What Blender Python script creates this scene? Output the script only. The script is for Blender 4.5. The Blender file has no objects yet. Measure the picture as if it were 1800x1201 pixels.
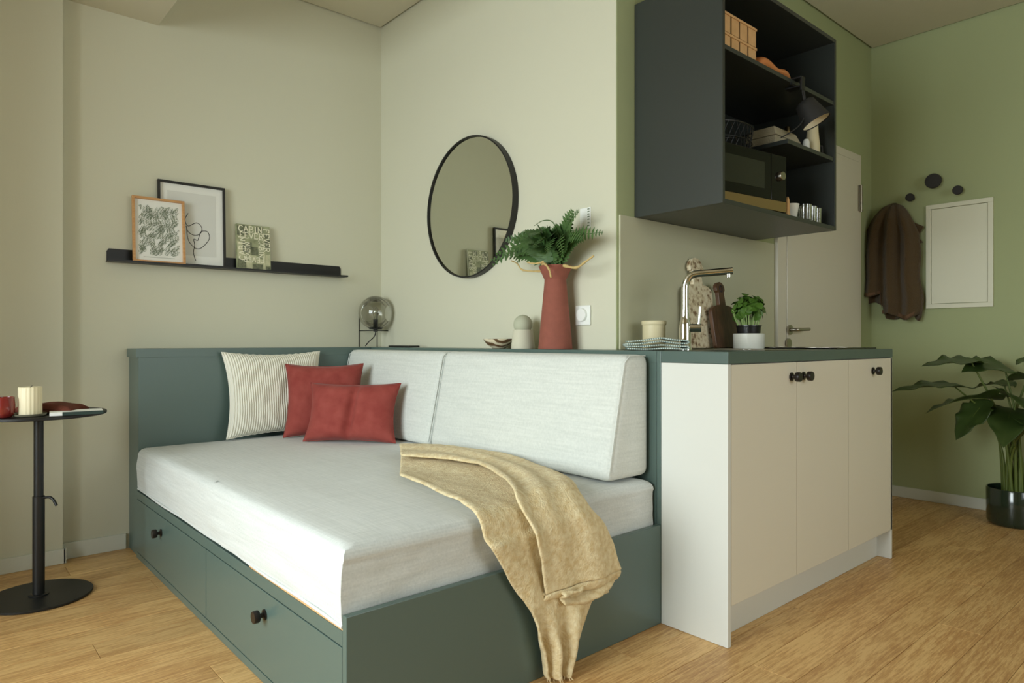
import bpy, bmesh, math, random
from mathutils import Vector, Matrix, noise
random.seed(7)
PI = math.pi
S = bpy.context.scene
COL = S.collection

# ------------------------------------------------------------------ camera
TH = 0.8518
cam_d = bpy.data.cameras.new('camera')
cam_d.sensor_width = 36.0
cam_d.lens = 1190.29 / 1800 * 36
cam_d.shift_y = -0.0003
cam_d.clip_start = 0.05
cam = bpy.data.objects.new('camera', cam_d)
cam.location = (2.1517, 3.6888, 1.0)
cam.rotation_euler = (PI / 2, 0, PI / 2 + TH)
COL.objects.link(cam)
S.camera = cam

# ------------------------------------------------------------------ world, daylight, exposure
W = bpy.data.worlds.new('sky')
S.world = W
W.use_nodes = True
_bg = W.node_tree.nodes['Background']
_bg.inputs[0].default_value = (0.80, 0.90, 1.0, 1)
_bg.inputs[1].default_value = 1.2
# daylight through the large window, plus fill through an added second window
def daylight(name, loc, rot, sx, sy, energy, color):
    l = bpy.data.lights.new(name, 'AREA')
    l.shape = 'RECTANGLE'
    l.size, l.size_y = sx, sy
    l.energy = energy
    l.color = color
    o = bpy.data.objects.new(name, l)
    o.location = loc
    o.rotation_euler = rot
    COL.objects.link(o)


daylight('window_daylight', (4.75, 2.15, 2.1), (0, math.radians(90 - 20), 0), 3.0, 3.2, 385, (0.91, 0.99, 1.0))
daylight('added_window_fill', (0.2, 6.3, 2.1), (math.radians(-(90 - 20)), 0, 0), 2.6, 2.2, 58, (0.98, 1.0, 0.96))  # unseen source, added to lift the kitchen fronts and door
S.view_settings.view_transform = 'Standard'
S.view_settings.look = 'None'
S.view_settings.gamma = 1.0
S.view_settings.use_curve_mapping = False
S.view_settings.exposure = 0.08


# ------------------------------------------------------------------ materials
def lin(c):
    r = []
    for v in c:
        v = v / 255.0
        r.append(v / 12.92 if v <= 0.04045 else ((v + 0.055) / 1.055) ** 2.4)
    return (r[0], r[1], r[2], 1.0)


MATS = {}


def mat(name, rgb, rough=0.6, metal=0.0, spec=0.5, bump=None, vary=None, sheen=0.0, coat=0.0, emit=None, stretch=None):
    """bump=(scale,strength)  vary=(scale,rgb2,contrast)"""
    if name in MATS:
        return MATS[name]
    m = bpy.data.materials.new(name)
    m.use_nodes = True
    nt = m.node_tree
    b = nt.nodes['Principled BSDF']
    b.inputs['Base Color'].default_value = lin(rgb)
    b.inputs['Roughness'].default_value = rough
    b.inputs['Metallic'].default_value = metal
    b.inputs['Specular IOR Level'].default_value = spec
    if sheen:
        b.inputs['Sheen Weight'].default_value = sheen
        b.inputs['Sheen Roughness'].default_value = 0.4
    if coat:
        b.inputs['Coat Weight'].default_value = coat
        b.inputs['Coat Roughness'].default_value = 0.12
    tc = nt.nodes.new('ShaderNodeTexCoord')
    src = tc.outputs['Object']
    if stretch:
        mp = nt.nodes.new('ShaderNodeMapping')
        mp.inputs['Scale'].default_value = stretch
        nt.links.new(src, mp.inputs['Vector'])
        src = mp.outputs['Vector']
    if vary:
        n = nt.nodes.new('ShaderNodeTexNoise')
        n.inputs['Scale'].default_value = vary[0]
        n.inputs['Detail'].default_value = 5
        nt.links.new(src, n.inputs['Vector'])
        r = nt.nodes.new('ShaderNodeValToRGB')
        c = vary[2]
        r.color_ramp.elements[0].position = 0.5 - c
        r.color_ramp.elements[1].position = 0.5 + c
        r.color_ramp.elements[0].color = lin(rgb)
        r.color_ramp.elements[1].color = lin(vary[1])
        nt.links.new(n.outputs['Fac'], r.inputs['Fac'])
        nt.links.new(r.outputs['Color'], b.inputs['Base Color'])
    if bump:
        n2 = nt.nodes.new('ShaderNodeTexNoise')
        n2.inputs['Scale'].default_value = bump[0]
        n2.inputs['Detail'].default_value = 4
        nt.links.new(src, n2.inputs['Vector'])
        bp = nt.nodes.new('ShaderNodeBump')
        bp.inputs['Strength'].default_value = bump[1]
        bp.inputs['Distance'].default_value = 0.01
        nt.links.new(n2.outputs['Fac'], bp.inputs['Height'])
        nt.links.new(bp.outputs['Normal'], b.inputs['Normal'])
    MATS[name] = m
    return m


def fabric_mat(name, rgb, rgb2, scale=420, strength=0.25, slub=9.0):
    """woven linen: two crossed thread waves for relief, soft slub colour streaks"""
    m = bpy.data.materials.new(name)
    m.use_nodes = True
    nt = m.node_tree
    b = nt.nodes['Principled BSDF']
    b.inputs['Roughness'].default_value = 0.9
    b.inputs['Specular IOR Level'].default_value = 0.2
    b.inputs['Sheen Weight'].default_value = 0.15
    tc = nt.nodes.new('ShaderNodeTexCoord')
    outs = []
    for sc in ((slub * 0.25, slub * 6, slub * 6), (slub * 6, slub * 0.25, slub * 6)):
        mp = nt.nodes.new('ShaderNodeMapping')
        mp.inputs['Scale'].default_value = sc
        nt.links.new(tc.outputs['Object'], mp.inputs['Vector'])
        n = nt.nodes.new('ShaderNodeTexNoise')
        n.inputs['Scale'].default_value = 3.0
        n.inputs['Detail'].default_value = 4
        nt.links.new(mp.outputs['Vector'], n.inputs['Vector'])
        outs.append(n.outputs['Fac'])
    ad = nt.nodes.new('ShaderNodeMath')
    ad.operation = 'ADD'
    nt.links.new(outs[0], ad.inputs[0])
    nt.links.new(outs[1], ad.inputs[1])
    r = nt.nodes.new('ShaderNodeMapRange')
    r.inputs['From Min'].default_value = 0.7
    r.inputs['From Max'].default_value = 1.3
    nt.links.new(ad.outputs[0], r.inputs['Value'])
    mx = nt.nodes.new('ShaderNodeMix')
    mx.data_type = 'RGBA'
    mx.inputs['A'].default_value = lin(rgb)
    mx.inputs['B'].default_value = lin(rgb2)
    nt.links.new(r.outputs[0], mx.inputs['Factor'])
    nt.links.new(mx.outputs['Result'], b.inputs['Base Color'])
    bp = nt.nodes.new('ShaderNodeBump')
    bp.inputs['Strength'].default_value = strength
    bp.inputs['Distance'].default_value = 0.002
    nt.links.new(ad.outputs[0], bp.inputs['Height'])
    nt.links.new(bp.outputs['Normal'], b.inputs['Normal'])
    return m


def floor_mat():
    m = bpy.data.materials.new('oak_floor')
    m.use_nodes = True
    nt = m.node_tree
    b = nt.nodes['Principled BSDF']
    b.inputs['Roughness'].default_value = 0.42
    b.inputs['Specular IOR Level'].default_value = 0.4
    tc = nt.nodes.new('ShaderNodeTexCoord')
    oi = nt.nodes.new('ShaderNodeObjectInfo')
    sc = nt.nodes.new('ShaderNodeVectorMath')
    sc.operation = 'ADD'
    comb = nt.nodes.new('ShaderNodeCombineXYZ')
    ml = nt.nodes.new('ShaderNodeMath')
    ml.operation = 'MULTIPLY'
    ml.inputs[1].default_value = 37.0
    nt.links.new(oi.outputs['Random'], ml.inputs[0])
    for k in range(3):
        nt.links.new(ml.outputs[0], comb.inputs[k])
    nt.links.new(tc.outputs['Object'], sc.inputs[0])
    nt.links.new(comb.outputs[0], sc.inputs[1])
    facs = []
    for s, scale, det in (((5, 75, 1), 1.5, 7), ((26, 260, 1), 1.0, 3), ((1.5, 7, 1), 1.3, 2)):
        mp = nt.nodes.new('ShaderNodeMapping')
        mp.inputs['Scale'].default_value = s
        nt.links.new(sc.outputs[0], mp.inputs['Vector'])
        n = nt.nodes.new('ShaderNodeTexNoise')
        n.inputs['Scale'].default_value = scale
        n.inputs['Detail'].default_value = det
        n.inputs['Roughness'].default_value = 0.6
        nt.links.new(mp.outputs['Vector'], n.inputs['Vector'])
        facs.append(n.outputs['Fac'])
    a = nt.nodes.new('ShaderNodeMath')
    a.operation = 'MULTIPLY_ADD'
    a.inputs[1].default_value = 0.55
    nt.links.new(facs[1], a.inputs[0])
    a2 = nt.nodes.new('ShaderNodeMath')
    a2.operation = 'MULTIPLY_ADD'
    a2.inputs[1].default_value = 0.8
    nt.links.new(facs[0], a2.inputs[0])
    a3 = nt.nodes.new('ShaderNodeMath')
    a3.operation = 'MULTIPLY'
    a3.inputs[1].default_value = 0.45
    nt.links.new(facs[2], a3.inputs[0])
    nt.links.new(a3.outputs[0], a2.inputs[2])
    nt.links.new(a2.outputs[0], a.inputs[2])
    r = nt.nodes.new('ShaderNodeValToRGB')
    cr = r.color_ramp
    cr.elements[0].position = 0.56
    cr.elements[0].color = lin((160, 112, 66))
    cr.elements[1].position = 1.12
    cr.elements[1].color = lin((224, 184, 124))
    e = cr.elements.new(0.84)
    e.color = lin((198, 152, 96))
    nt.links.new(a.outputs[0], r.inputs['Fac'])
    hs = nt.nodes.new('ShaderNodeHueSaturation')
    mr = nt.nodes.new('ShaderNodeMapRange')
    mr.inputs['To Min'].default_value = 0.90
    mr.inputs['To Max'].default_value = 1.06
    nt.links.new(oi.outputs['Random'], mr.inputs['Value'])
    nt.links.new(mr.outputs[0], hs.inputs['Value'])
    nt.links.new(r.outputs['Color'], hs.inputs['Color'])
    nt.links.new(hs.outputs['Color'], b.inputs['Base Color'])
    bp = nt.nodes.new('ShaderNodeBump')
    bp.inputs['Strength'].default_value = 0.15
    bp.inputs['Distance'].default_value = 0.002
    nt.links.new(facs[1], bp.inputs['Height'])
    nt.links.new(bp.outputs['Normal'], b.inputs['Normal'])
    return m


def thin_glass(name, tint, gloss=0.12, rough=0.02):
    """thin sheet of glass: tinted see-through with a fresnel mirror coat"""
    m = bpy.data.materials.new(name)
    m.use_nodes = True
    nt = m.node_tree
    nt.nodes.remove(nt.nodes['Principled BSDF'])
    out = nt.nodes['Material Output']
    t = nt.nodes.new('ShaderNodeBsdfTransparent')
    t.inputs[0].default_value = tint
    g = nt.nodes.new('ShaderNodeBsdfGlossy')
    g.inputs['Roughness'].default_value = rough
    g.inputs['Color'].default_value = (1, 1, 1, 1)
    fr = nt.nodes.new('ShaderNodeFresnel')
    fr.inputs['IOR'].default_value = 1.5
    mp = nt.nodes.new('ShaderNodeMath')
    mp.operation = 'MULTIPLY_ADD'
    mp.inputs[1].default_value = 0.8
    mp.inputs[2].default_value = gloss
    nt.links.new(fr.outputs[0], mp.inputs[0])
    mx = nt.nodes.new('ShaderNodeMixShader')
    nt.links.new(mp.outputs[0], mx.inputs[0])
    nt.links.new(t.outputs[0], mx.inputs[1])
    nt.links.new(g.outputs[0], mx.inputs[2])
    nt.links.new(mx.outputs[0], out.inputs['Surface'])
    return m


def swirl_mat(name, a, b_, scale, dist, c=None):
    m = bpy.data.materials.new(name)
    m.use_nodes = True
    nt = m.node_tree
    b = nt.nodes['Principled BSDF']
    b.inputs['Roughness'].default_value = 0.3
    tc = nt.nodes.new('ShaderNodeTexCoord')
    w = nt.nodes.new('ShaderNodeTexWave')
    w.inputs['Scale'].default_value = scale
    w.inputs['Distortion'].default_value = dist
    w.inputs['Detail'].default_value = 2
    w.inputs['Detail Scale'].default_value = 1.2
    w.bands_direction = 'DIAGONAL'
    nt.links.new(tc.outputs['Object'], w.inputs['Vector'])
    r = nt.nodes.new('ShaderNodeValToRGB')
    r.color_ramp.elements[0].color = lin(a)
    r.color_ramp.elements[1].color = lin(b_)
    r.color_ramp.elements[0].position = 0.35
    r.color_ramp.elements[1].position = 0.7
    nt.links.new(w.outputs['Fac'], r.inputs['Fac'])
    nt.links.new(r.outputs['Color'], b.inputs['Base Color'])
    return m


def stone_board_mat():
    m = bpy.data.materials.new('speckled_bark_board')
    m.use_nodes = True
    nt = m.node_tree
    b = nt.nodes['Principled BSDF']
    b.inputs['Roughness'].default_value = 0.6
    tc = nt.nodes.new('ShaderNodeTexCoord')
    v = nt.nodes.new('ShaderNodeTexNoise')
    v.inputs['Scale'].default_value = 55
    v.inputs['Detail'].default_value = 1.5
    nt.links.new(tc.outputs['Object'], v.inputs['Vector'])
    r = nt.nodes.new('ShaderNodeValToRGB')
    cr = r.color_ramp
    cr.elements[0].position = 0.40
    cr.elements[0].color = lin((232, 220, 190))
    cr.elements[1].position = 0.70
    cr.elements[1].color = lin((128, 100, 70))
    e = cr.elements.new(0.55)
    e.color = lin((214, 196, 160))
    nt.links.new(v.outputs['Fac'], r.inputs['Fac'])
    nt.links.new(r.outputs['Color'], b.inputs['Base Color'])
    return m


M = dict(
    wall=mat('wall_paint', (211, 209, 187), 0.85, bump=(260, 0.04)),
    green=mat('sage_paint', (167, 175, 131), 0.85, bump=(260, 0.04)),
    ceiling=mat('ceiling_paint', (208, 202, 180), 0.9, bump=(200, 0.04)),
    white_trim=mat('white_trim', (214, 216, 204), 0.55),
    splash=mat('backsplash_laminate', (196, 194, 166), 0.45),
    petrol=mat('petrol_lacquer', (86, 105, 99), 0.32, spec=0.6, bump=(500, 0.02)),
    petrol_dark=mat('petrol_dark', (70, 84, 82), 0.45, bump=(500, 0.02)),
    top=mat('petrol_worktop', (80, 98, 92), 0.34, bump=(600, 0.03)),
    lam=mat('pale_laminate', (217, 218, 211), 0.5, bump=(700, 0.02)),
    front=mat('beige_front', (222, 216, 199), 0.5, bump=(700, 0.02)),
    linen=fabric_mat('grey_linen', (200, 204, 201), (217, 220, 217)),
    linen2=fabric_mat('grey_linen_cushion', (206, 210, 204), (222, 225, 219), slub=7),
    cord=mat('cream_corduroy', (234, 231, 217), 0.9, spec=0.15, sheen=0.1),
    red=mat('rust_velvet', (138, 60, 54), 0.85, spec=0.15, sheen=0.12, bump=(350, 0.2), vary=(16, (158, 78, 70), 0.22)),
    throw=mat('sand_wool', (212, 188, 140), 0.95, spec=0.1, sheen=0.15, bump=(190, 0.5), vary=(60, (238, 224, 186), 0.2)),
    floor=floor_mat(),
    black=mat('black_metal', (20, 20, 19), 0.45),
    black_matt=mat('black_matt', (38, 37, 34), 0.7),
    plastic=mat('black_plastic', (22, 22, 22), 0.3),
    knob=mat('dark_bronze', (40, 35, 32), 0.35, metal=0.3),
    chrome=mat('chrome', (235, 235, 232), 0.06, metal=1.0),
    steel=mat('brushed_steel', (176, 170, 158), 0.3, metal=1.0),
    mirror=mat('mirror_glass', (206, 208, 196), 0.015, metal=1.0),
    paper=mat('white_paper', (243, 243, 238), 0.8),
    ink=mat('ink_grey', (122, 134, 112), 0.9),
    ink_black=mat('ink_black', (40, 40, 42), 0.9),
    oak=mat('light_oak', (186, 134, 82), 0.5, vary=(14, (206, 158, 104), 0.2), stretch=(1, 8, 8)),
    chip=mat('chip_wood', (226, 182, 128), 0.6, vary=(20, (206, 160, 108), 0.25)),
    walnut=mat('dark_walnut', (62, 40, 26), 0.45, vary=(14, (98, 66, 42), 0.22), stretch=(6, 6, 1)),
    bark=stone_board_mat(),
    terracotta=mat('terracotta', (134, 77, 62), 0.85, bump=(300, 0.12), vary=(30, (150, 86, 70), 0.3)),
    stonew=mat('putty_stoneware', (206, 202, 180), 0.75, bump=(300, 0.05)),
    stoneg=mat('sage_stoneware', (184, 186, 162), 0.75, bump=(300, 0.05)),
    marble=swirl_mat('swirled_resin', (112, 84, 58), (232, 218, 188), 9, 7),
    cream=mat('cream_lacquer', (214, 202, 164), 0.5),
    white_glaze=mat('white_glaze', (232, 232, 222), 0.25),
    white_plastic=mat('white_plastic', (238, 240, 234), 0.4),
    green_glaze=mat('dark_green_glaze', (34, 48, 36), 0.12, coat=0.6),
    soil=mat('soil', (30, 24, 18), 0.95, bump=(90, 0.8)),
    leaf_fern=mat('fern_green', (54, 86, 42), 0.55, vary=(18, (82, 114, 56), 0.25)),
    leaf_basil=mat('basil_green', (62, 96, 30), 0.45, vary=(30, (92, 128, 48), 0.25)),
    leaf_big=mat('deep_leaf_green', (48, 66, 28), 0.4, vary=(8, (66, 86, 38), 0.25)),
    stalk=mat('stalk_green', (96, 112, 48), 0.5),
    stem_pale=mat('pale_stem', (160, 186, 116), 0.6),
    root=mat('tan_root', (206, 178, 118), 0.8, bump=(120, 0.5)),
    towel=mat('brown_terry', (94, 76, 52), 0.98, spec=0.05, sheen=0.2, bump=(260, 0.9)),
    towel_hem=mat('brown_terry_hem', (112, 86, 66), 0.9, spec=0.05, bump=(260, 0.4)),
    hook=mat('charcoal_wood', (44, 42, 40), 0.7),
    candle=mat('ivory_wax', (240, 230, 196), 0.5),
    redglass=mat('red_glass', (128, 40, 36), 0.15, coat=0.3),
    saucer=mat('grey_saucer', (120, 116, 96), 0.6),
    napkin=mat('rust_cloth', (104, 52, 36), 0.95, bump=(300, 0.4)),
    bookgreen=mat('dark_green_cover', (34, 56, 52), 0.5),
    amber=mat('orange_wood', (196, 118, 62), 0.35, vary=(10, (216, 142, 84), 0.25), stretch=(1, 6, 6)),
    pulp=mat('grey_pulp', (176, 166, 138), 0.95, bump=(160, 0.6)),
    dishcloth=None,
    dark_glass=mat('black_glass', (12, 12, 11), 0.08, spec=0.3),
    microsteel=mat('warm_steel', (172, 146, 104), 0.32, metal=0.85),
    hob=mat('hob_glass', (12, 12, 12), 0.08),
    brass=mat('gilt_metal', (196, 176, 128), 0.25, metal=1.0),
    smoke=thin_glass('smoked_glass', (0.85, 0.845, 0.82, 1), 0.02),
    clear=thin_glass('clear_glass', (0.93, 0.94, 0.91, 1), 0.06),
    green_glass=thin_glass('bottle_glass', (0.35, 0.38, 0.24, 1), 0.05),
    pane=thin_glass('window_glass', (0.97, 0.98, 0.97, 1), 0.0),
)


def stripe_cloth():
    m = bpy.data.materials.new('striped_dishcloth')
    m.use_nodes = True
    nt = m.node_tree
    b = nt.nodes['Principled BSDF']
    b.inputs['Roughness'].default_value = 0.95
    tc = nt.nodes.new('ShaderNodeTexCoord')
    w = nt.nodes.new('ShaderNodeTexWave')
    w.bands_direction = 'X'
    w.inputs['Scale'].default_value = 45
    w.inputs['Distortion'].default_value = 0.6
    nt.links.new(tc.outputs['UV'], w.inputs['Vector'])
    r = nt.nodes.new('ShaderNodeValToRGB')
    r.color_ramp.elements[0].color = lin((106, 128, 126))
    r.color_ramp.elements[1].color = lin((206, 214, 202))
    r.color_ramp.elements[0].position = 0.35
    r.color_ramp.elements[1].position = 0.6
    nt.links.new(w.outputs['Fac'], r.inputs['Fac'])
    nt.links.new(r.outputs['Color'], b.inputs['Base Color'])
    return m


M['dishcloth'] = stripe_cloth()


# ------------------------------------------------------------------ mesh helpers
class Bm:
    def __init__(self):
        self.bm = bmesh.new()

    def box(self, x0, x1, y0, y1, z0, z1):
        v = [self.bm.verts.new(p) for p in ((x0, y0, z0), (x1, y0, z0), (x1, y1, z0), (x0, y1, z0),
                                            (x0, y0, z1), (x1, y0, z1), (x1, y1, z1), (x0, y1, z1))]
        for f in ((0, 3, 2, 1), (4, 5, 6, 7), (0, 1, 5, 4), (1, 2, 6, 5), (2, 3, 7, 6), (3, 0, 4, 7)):
            self.bm.faces.new([v[i] for i in f])
        return self

    def hexa(self, pts):
        v = [self.bm.verts.new(p) for p in pts]
        for f in ((0, 3, 2, 1), (4, 5, 6, 7), (0, 1, 5, 4), (1, 2, 6, 5), (2, 3, 7, 6), (3, 0, 4, 7)):
            self.bm.faces.new([v[i] for i in f])
        return self

    def cyl(self, p0, p1, r0, r1=None, n=20, cap=True):
        return self.tube([p0, p1], [r0, r0 if r1 is None else r1], n, cap)

    def tube(self, pts, r, n=10, cap=True):
        pts = [Vector(p) for p in pts]
        rs = r if isinstance(r, (list, tuple)) else [r] * len(pts)
        rings = []
        prev = None
        for i, p in enumerate(pts):
            if i == 0:
                t = pts[1] - pts[0]
            elif i == len(pts) - 1:
                t = pts[-1] - pts[-2]
            else:
                t = (pts[i + 1] - pts[i]).normalized() + (pts[i] - pts[i - 1]).normalized()
            t.normalize()
            if prev is None:
                a = Vector((0, 0, 1)) if abs(t.z) < 0.9 else Vector((1, 0, 0))
                u = t.cross(a).normalized()
            else:
                u = (prev - t * prev.dot(t)).normalized()
            prev = u
            w = t.cross(u)
            rings.append([self.bm.verts.new(p + (u * math.cos(2 * PI * k / n) + w * math.sin(2 * PI * k / n)) * rs[i]) for k in range(n)])
        for a, b in zip(rings[:-1], rings[1:]):
            for k in range(n):
                self.bm.faces.new((a[k], a[(k + 1) % n], b[(k + 1) % n], b[k]))
        if cap:
            self.bm.faces.new(list(reversed(rings[0])))
            self.bm.faces.new(rings[-1])
        return self

    def lathe(self, prof, c=(0, 0, 0), n=40, mod=None):
        """prof: [(radius, z)], closed by end caps when radius > 0"""
        rings = []
        for r, z in prof:
            if r < 1e-6:
                rings.append([self.bm.verts.new((c[0], c[1], c[2] + z))])
            else:
                rings.append([self.bm.verts.new((c[0] + (r if mod is None else mod(r, z, 2 * PI * k / n)) * math.cos(2 * PI * k / n),
                                                 c[1] + (r if mod is None else mod(r, z, 2 * PI * k / n)) * math.sin(2 * PI * k / n),
                                                 c[2] + z)) for k in range(n)])
        for a, b in zip(rings[:-1], rings[1:]):
            for k in range(n):
                q = [a[k % len(a)], a[(k + 1) % len(a)], b[(k + 1) % len(b)], b[k % len(b)]]
                u = []
                for v in q:
                    if v not in u:
                        u.append(v)
                if len(u) > 2:
                    self.bm.faces.new(u)
        return self

    def grid(self, fn, nu, nv, closed=False):
        uv = self.bm.loops.layers.uv.verify()
        g = [[self.bm.verts.new(fn(i / nu, j / nv)) for j in range(nv + 1)] for i in range(nu if closed else nu + 1)]
        L = len(g)
        for i in range(nu):
            for j in range(nv):
                f = self.bm.faces.new((g[i][j], g[(i + 1) % L][j], g[(i + 1) % L][j + 1], g[i][j + 1]))
                for lp, (a, b) in zip(f.loops, ((i, j), (i + 1, j), (i + 1, j + 1), (i, j + 1))):
                    lp[uv].uv = (a / nu, b / nv)
        return self

    def prism(self, pts, fn, d0, d1):
        """2d outline pts, fn(a,b,d)->3d, extruded from d0 to d1"""
        lo = [self.bm.verts.new(fn(a, b, d0)) for a, b in pts]
        hi = [self.bm.verts.new(fn(a, b, d1)) for a, b in pts]
        self.bm.faces.new(list(reversed(lo)))
        self.bm.faces.new(hi)
        n = len(pts)
        for k in range(n):
            self.bm.faces.new((lo[k], lo[(k + 1) % n], hi[(k + 1) % n], hi[k]))
        return self

    def face(self, pts):
        self.bm.faces.new([self.bm.verts.new(p) for p in pts])
        return self

    def xf(self, m):
        bmesh.ops.transform(self.bm, matrix=m, verts=self.bm.verts)
        return self

    def build(self, name, material, parent=None, local=False, smooth=None, bevel=0, seg=2, subd=0, solid=0, label=None, weld=False):
        """local=False: vertices are world coordinates and are moved to the origin of the object"""
        bm = self.bm
        if weld:
            bmesh.ops.remove_doubles(bm, verts=bm.verts, dist=1e-5)
        bmesh.ops.recalc_face_normals(bm, faces=bm.faces)
        me = bpy.data.meshes.new(name)
        o = bpy.data.objects.new(name, me)
        COL.objects.link(o)
        if not local:
            if parent is None:
                xs = [v.co for v in bm.verts]
                c = Vector(((min(v.x for v in xs) + max(v.x for v in xs)) / 2, (min(v.y for v in xs) + max(v.y for v in xs)) / 2, min(v.z for v in xs)))
                o.location = c
            else:
                c = wloc(parent)
            bmesh.ops.translate(bm, verts=bm.verts, vec=-c)
        bm.to_mesh(me)
        bm.free()
        if parent is not None:
            o.parent = parent
        me.materials.append(material)
        if smooth is not None:
            for p in me.polygons:
                p.use_smooth = True
            me.set_sharp_from_angle(angle=math.radians(smooth))
        if bevel:
            md = o.modifiers.new('bevel', 'BEVEL')
            md.width = bevel
            md.segments = seg
            md.limit_method = 'ANGLE'
            md.angle_limit = math.radians(35)
        if solid:
            md = o.modifiers.new('solid', 'SOLIDIFY')
            md.thickness = solid
            md.offset = 0
        if subd:
            md = o.modifiers.new('subd', 'SUBSURF')
            md.levels = md.render_levels = subd
        if label:
            o['label'] = label
        return o


def wloc(o):
    v = Vector(o.location)
    while o.parent:
        o = o.parent
        v += Vector(o.location)
    return v


def tag(o, label, cat, group=None, kind=None):
    o['label'] = label
    o['category'] = cat
    if group:
        o['group'] = group
    if kind:
        o['kind'] = kind
    return o


def thing(name, loc, label, cat, group=None, rot=(0, 0, 0)):
    o = bpy.data.objects.new(name, None)
    o.empty_display_size = 0.05
    o.location = loc
    o.rotation_euler = rot
    COL.objects.link(o)
    return tag(o, label, cat, group)


def struct(o):
    o['kind'] = 'structure'
    return o


def slabel(o, label):
    o['kind'] = 'structure'
    o['label'] = label
    return o


def copy_tree(o, parent=None):
    c = o.copy()
    COL.objects.link(c)
    c.parent = parent
    for ch in list(o.children):
        copy_tree(ch, c)
    return c


def lerp(a, b, t):
    return a + (b - a) * t


def pick(arr, t):
    """piecewise Catmull-Rom through a list of points, t in 0..1"""
    n = len(arr) - 1
    x = min(max(t, 0), 1) * n
    i = min(int(x), n - 1)
    f = x - i
    p = [Vector(arr[max(0, min(n, i + k))]) for k in (-1, 0, 1, 2)]
    return 0.5 * ((2 * p[1]) + (p[2] - p[0]) * f + (2 * p[0] - 5 * p[1] + 4 * p[2] - p[3]) * f * f + (3 * p[1] - p[0] - 3 * p[2] + p[3]) * f ** 3)


# ------------------------------------------------------------------ the room
HC = 2.9363
XD = -2.594
YC = 1.8808
XW = 3.95
YB = 5.60

fl = Bm().box(XD - .1, XW + .1, -.1, YB + .1, -.10, -.016).build('floor', M['petrol_dark'])
slabel(fl, 'warm strip wood floor running along the long wall')
pw, pl = 0.137, 1.86
row = 0
y = 0.0
proto = {}
while y < YB - 1e-6:
    y1 = min(y + pw, YB)
    x = XD - (row * 0.71 % 1.0) * pl
    while x < XW:
        a, b = max(x, XD), min(x + pl, XW)
        if y1 <= YC + .001:
            a = max(a, 0.0)
        elif y < YC:
            a = max(a, 0.0)
        if b - a > 0.02:
            key = (round(b - a, 3), round(y1 - y, 3))
            if key not in proto:
                g = 0.0007
                o = Bm().box(-(b - a) / 2 + g, (b - a) / 2 - g, -(y1 - y) / 2 + g, (y1 - y) / 2 - g, -.014, 0)
                o = o.build('plank', M['floor'], fl, local=True)
                md = o.modifiers.new('bevel', 'BEVEL')
                md.width = 0.0008
                md.segments = 1
                proto[key] = o
            else:
                o = proto[key].copy()
                COL.objects.link(o)
                o.parent = fl
            o.location = Vector(((a + b) / 2, (y + y1) / 2, 0)) - Vector(fl.location)
        x += pl
    y = y1
    row += 1
# strip of floor in the hall beside the kitchen shaft is covered by rows above YC; fill the sliver between
gap = (math.ceil(YC / pw - 1e-6) * pw)
if gap > YC + .002:
    Bm().box(XD, 0, YC, gap - .0007, -.014, 0).build('plank', M['floor'], fl)

wall_left = slabel(Bm().box(-.1, XW + .15, -.12, 0, 0, 3.02).build('wall_left', M['wall']), 'warm putty painted wall behind the picture ledge')
wall_back = slabel(Bm().box(-.1, 0, 0, YC - .002, 0, 3.02).build('wall_back', M['wall']), 'pale putty wall with the round mirror')
wall_kitchen = slabel(Bm().box(XD - .1, -.1, YC - .08, YC, 0, 3.02).box(-.1, -.003, YC - .002, YC, 0, 3.02).build('wall_kitchen', M['green']),
                      'sage green wall behind the kitchen unit and door')
wall_right = slabel(Bm().box(XD - .1, XD, YC, YB, 0, 3.02).build('wall_right', M['green']), 'sage green wall with hooks and white hatch')
VX0, VX1, VZ0, VZ1 = -.9, 1.3, .85, 2.35
wall_front = slabel(Bm().box(XD - .1, VX0, YB, YB + .1, 0, 3.02).box(VX1, XW + .15, YB, YB + .1, 0, 3.02).box(VX0, VX1, YB, YB + .1, 0, VZ0).box(VX0, VX1, YB, YB + .1, VZ1, 3.02)
                    .build('wall_front', M['wall']), 'plain wall opposite the bed')
fill_win = slabel(Bm().box(VX0, VX0 + .06, YB + .03, YB + .08, VZ0, VZ1).box(VX1 - .06, VX1, YB + .03, YB + .08, VZ0, VZ1).box(VX0 + .06, VX1 - .06, YB + .03, YB + .08, VZ0, VZ0 + .06)
              .box(VX0 + .06, VX1 - .06, YB + .03, YB + .08, VZ1 - .06, VZ1).build('fill_window', M['white_trim']), 'unseen window added in the wall opposite the bed for fill light')  # out of view, added so light also comes from opposite the bed
Bm().face([(VX0 + .06, YB + .055, VZ0 + .06), (VX1 - .06, YB + .055, VZ0 + .06), (VX1 - .06, YB + .055, VZ1 - .06), (VX0 + .06, YB + .055, VZ1 - .06)]).build('pane', M['pane'], fill_win)
WY0, WY1, WZ0, WZ1 = 1.15, 3.45, 0.03, 2.40
wall_window = slabel(Bm().box(XW, XW + .15, 0, WY0, 0, 3.02).box(XW, XW + .15, WY1, YB, 0, 3.02).box(XW, XW + .15, WY0, WY1, 0, WZ0)
                     .box(XW, XW + .15, WY0, WY1, WZ1, 3.02).build('wall_window', M['wall']), 'wall around the large window')
g = 0.012
ceil = slabel(Bm().box(g, XW - g, g, YC + .1, HC, HC + .03).box(XD + g, XW - g, YC + g, YB - g, HC, HC + .03).build('ceiling', M['ceiling']),
              'flat ceiling with a dark shadow gap along the walls')
Bm().box(XD - .1, XW + .15, -.12, YB + .1, 3.02, 3.1).build('ceiling_slab', M['black_matt'], ceil)
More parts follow.
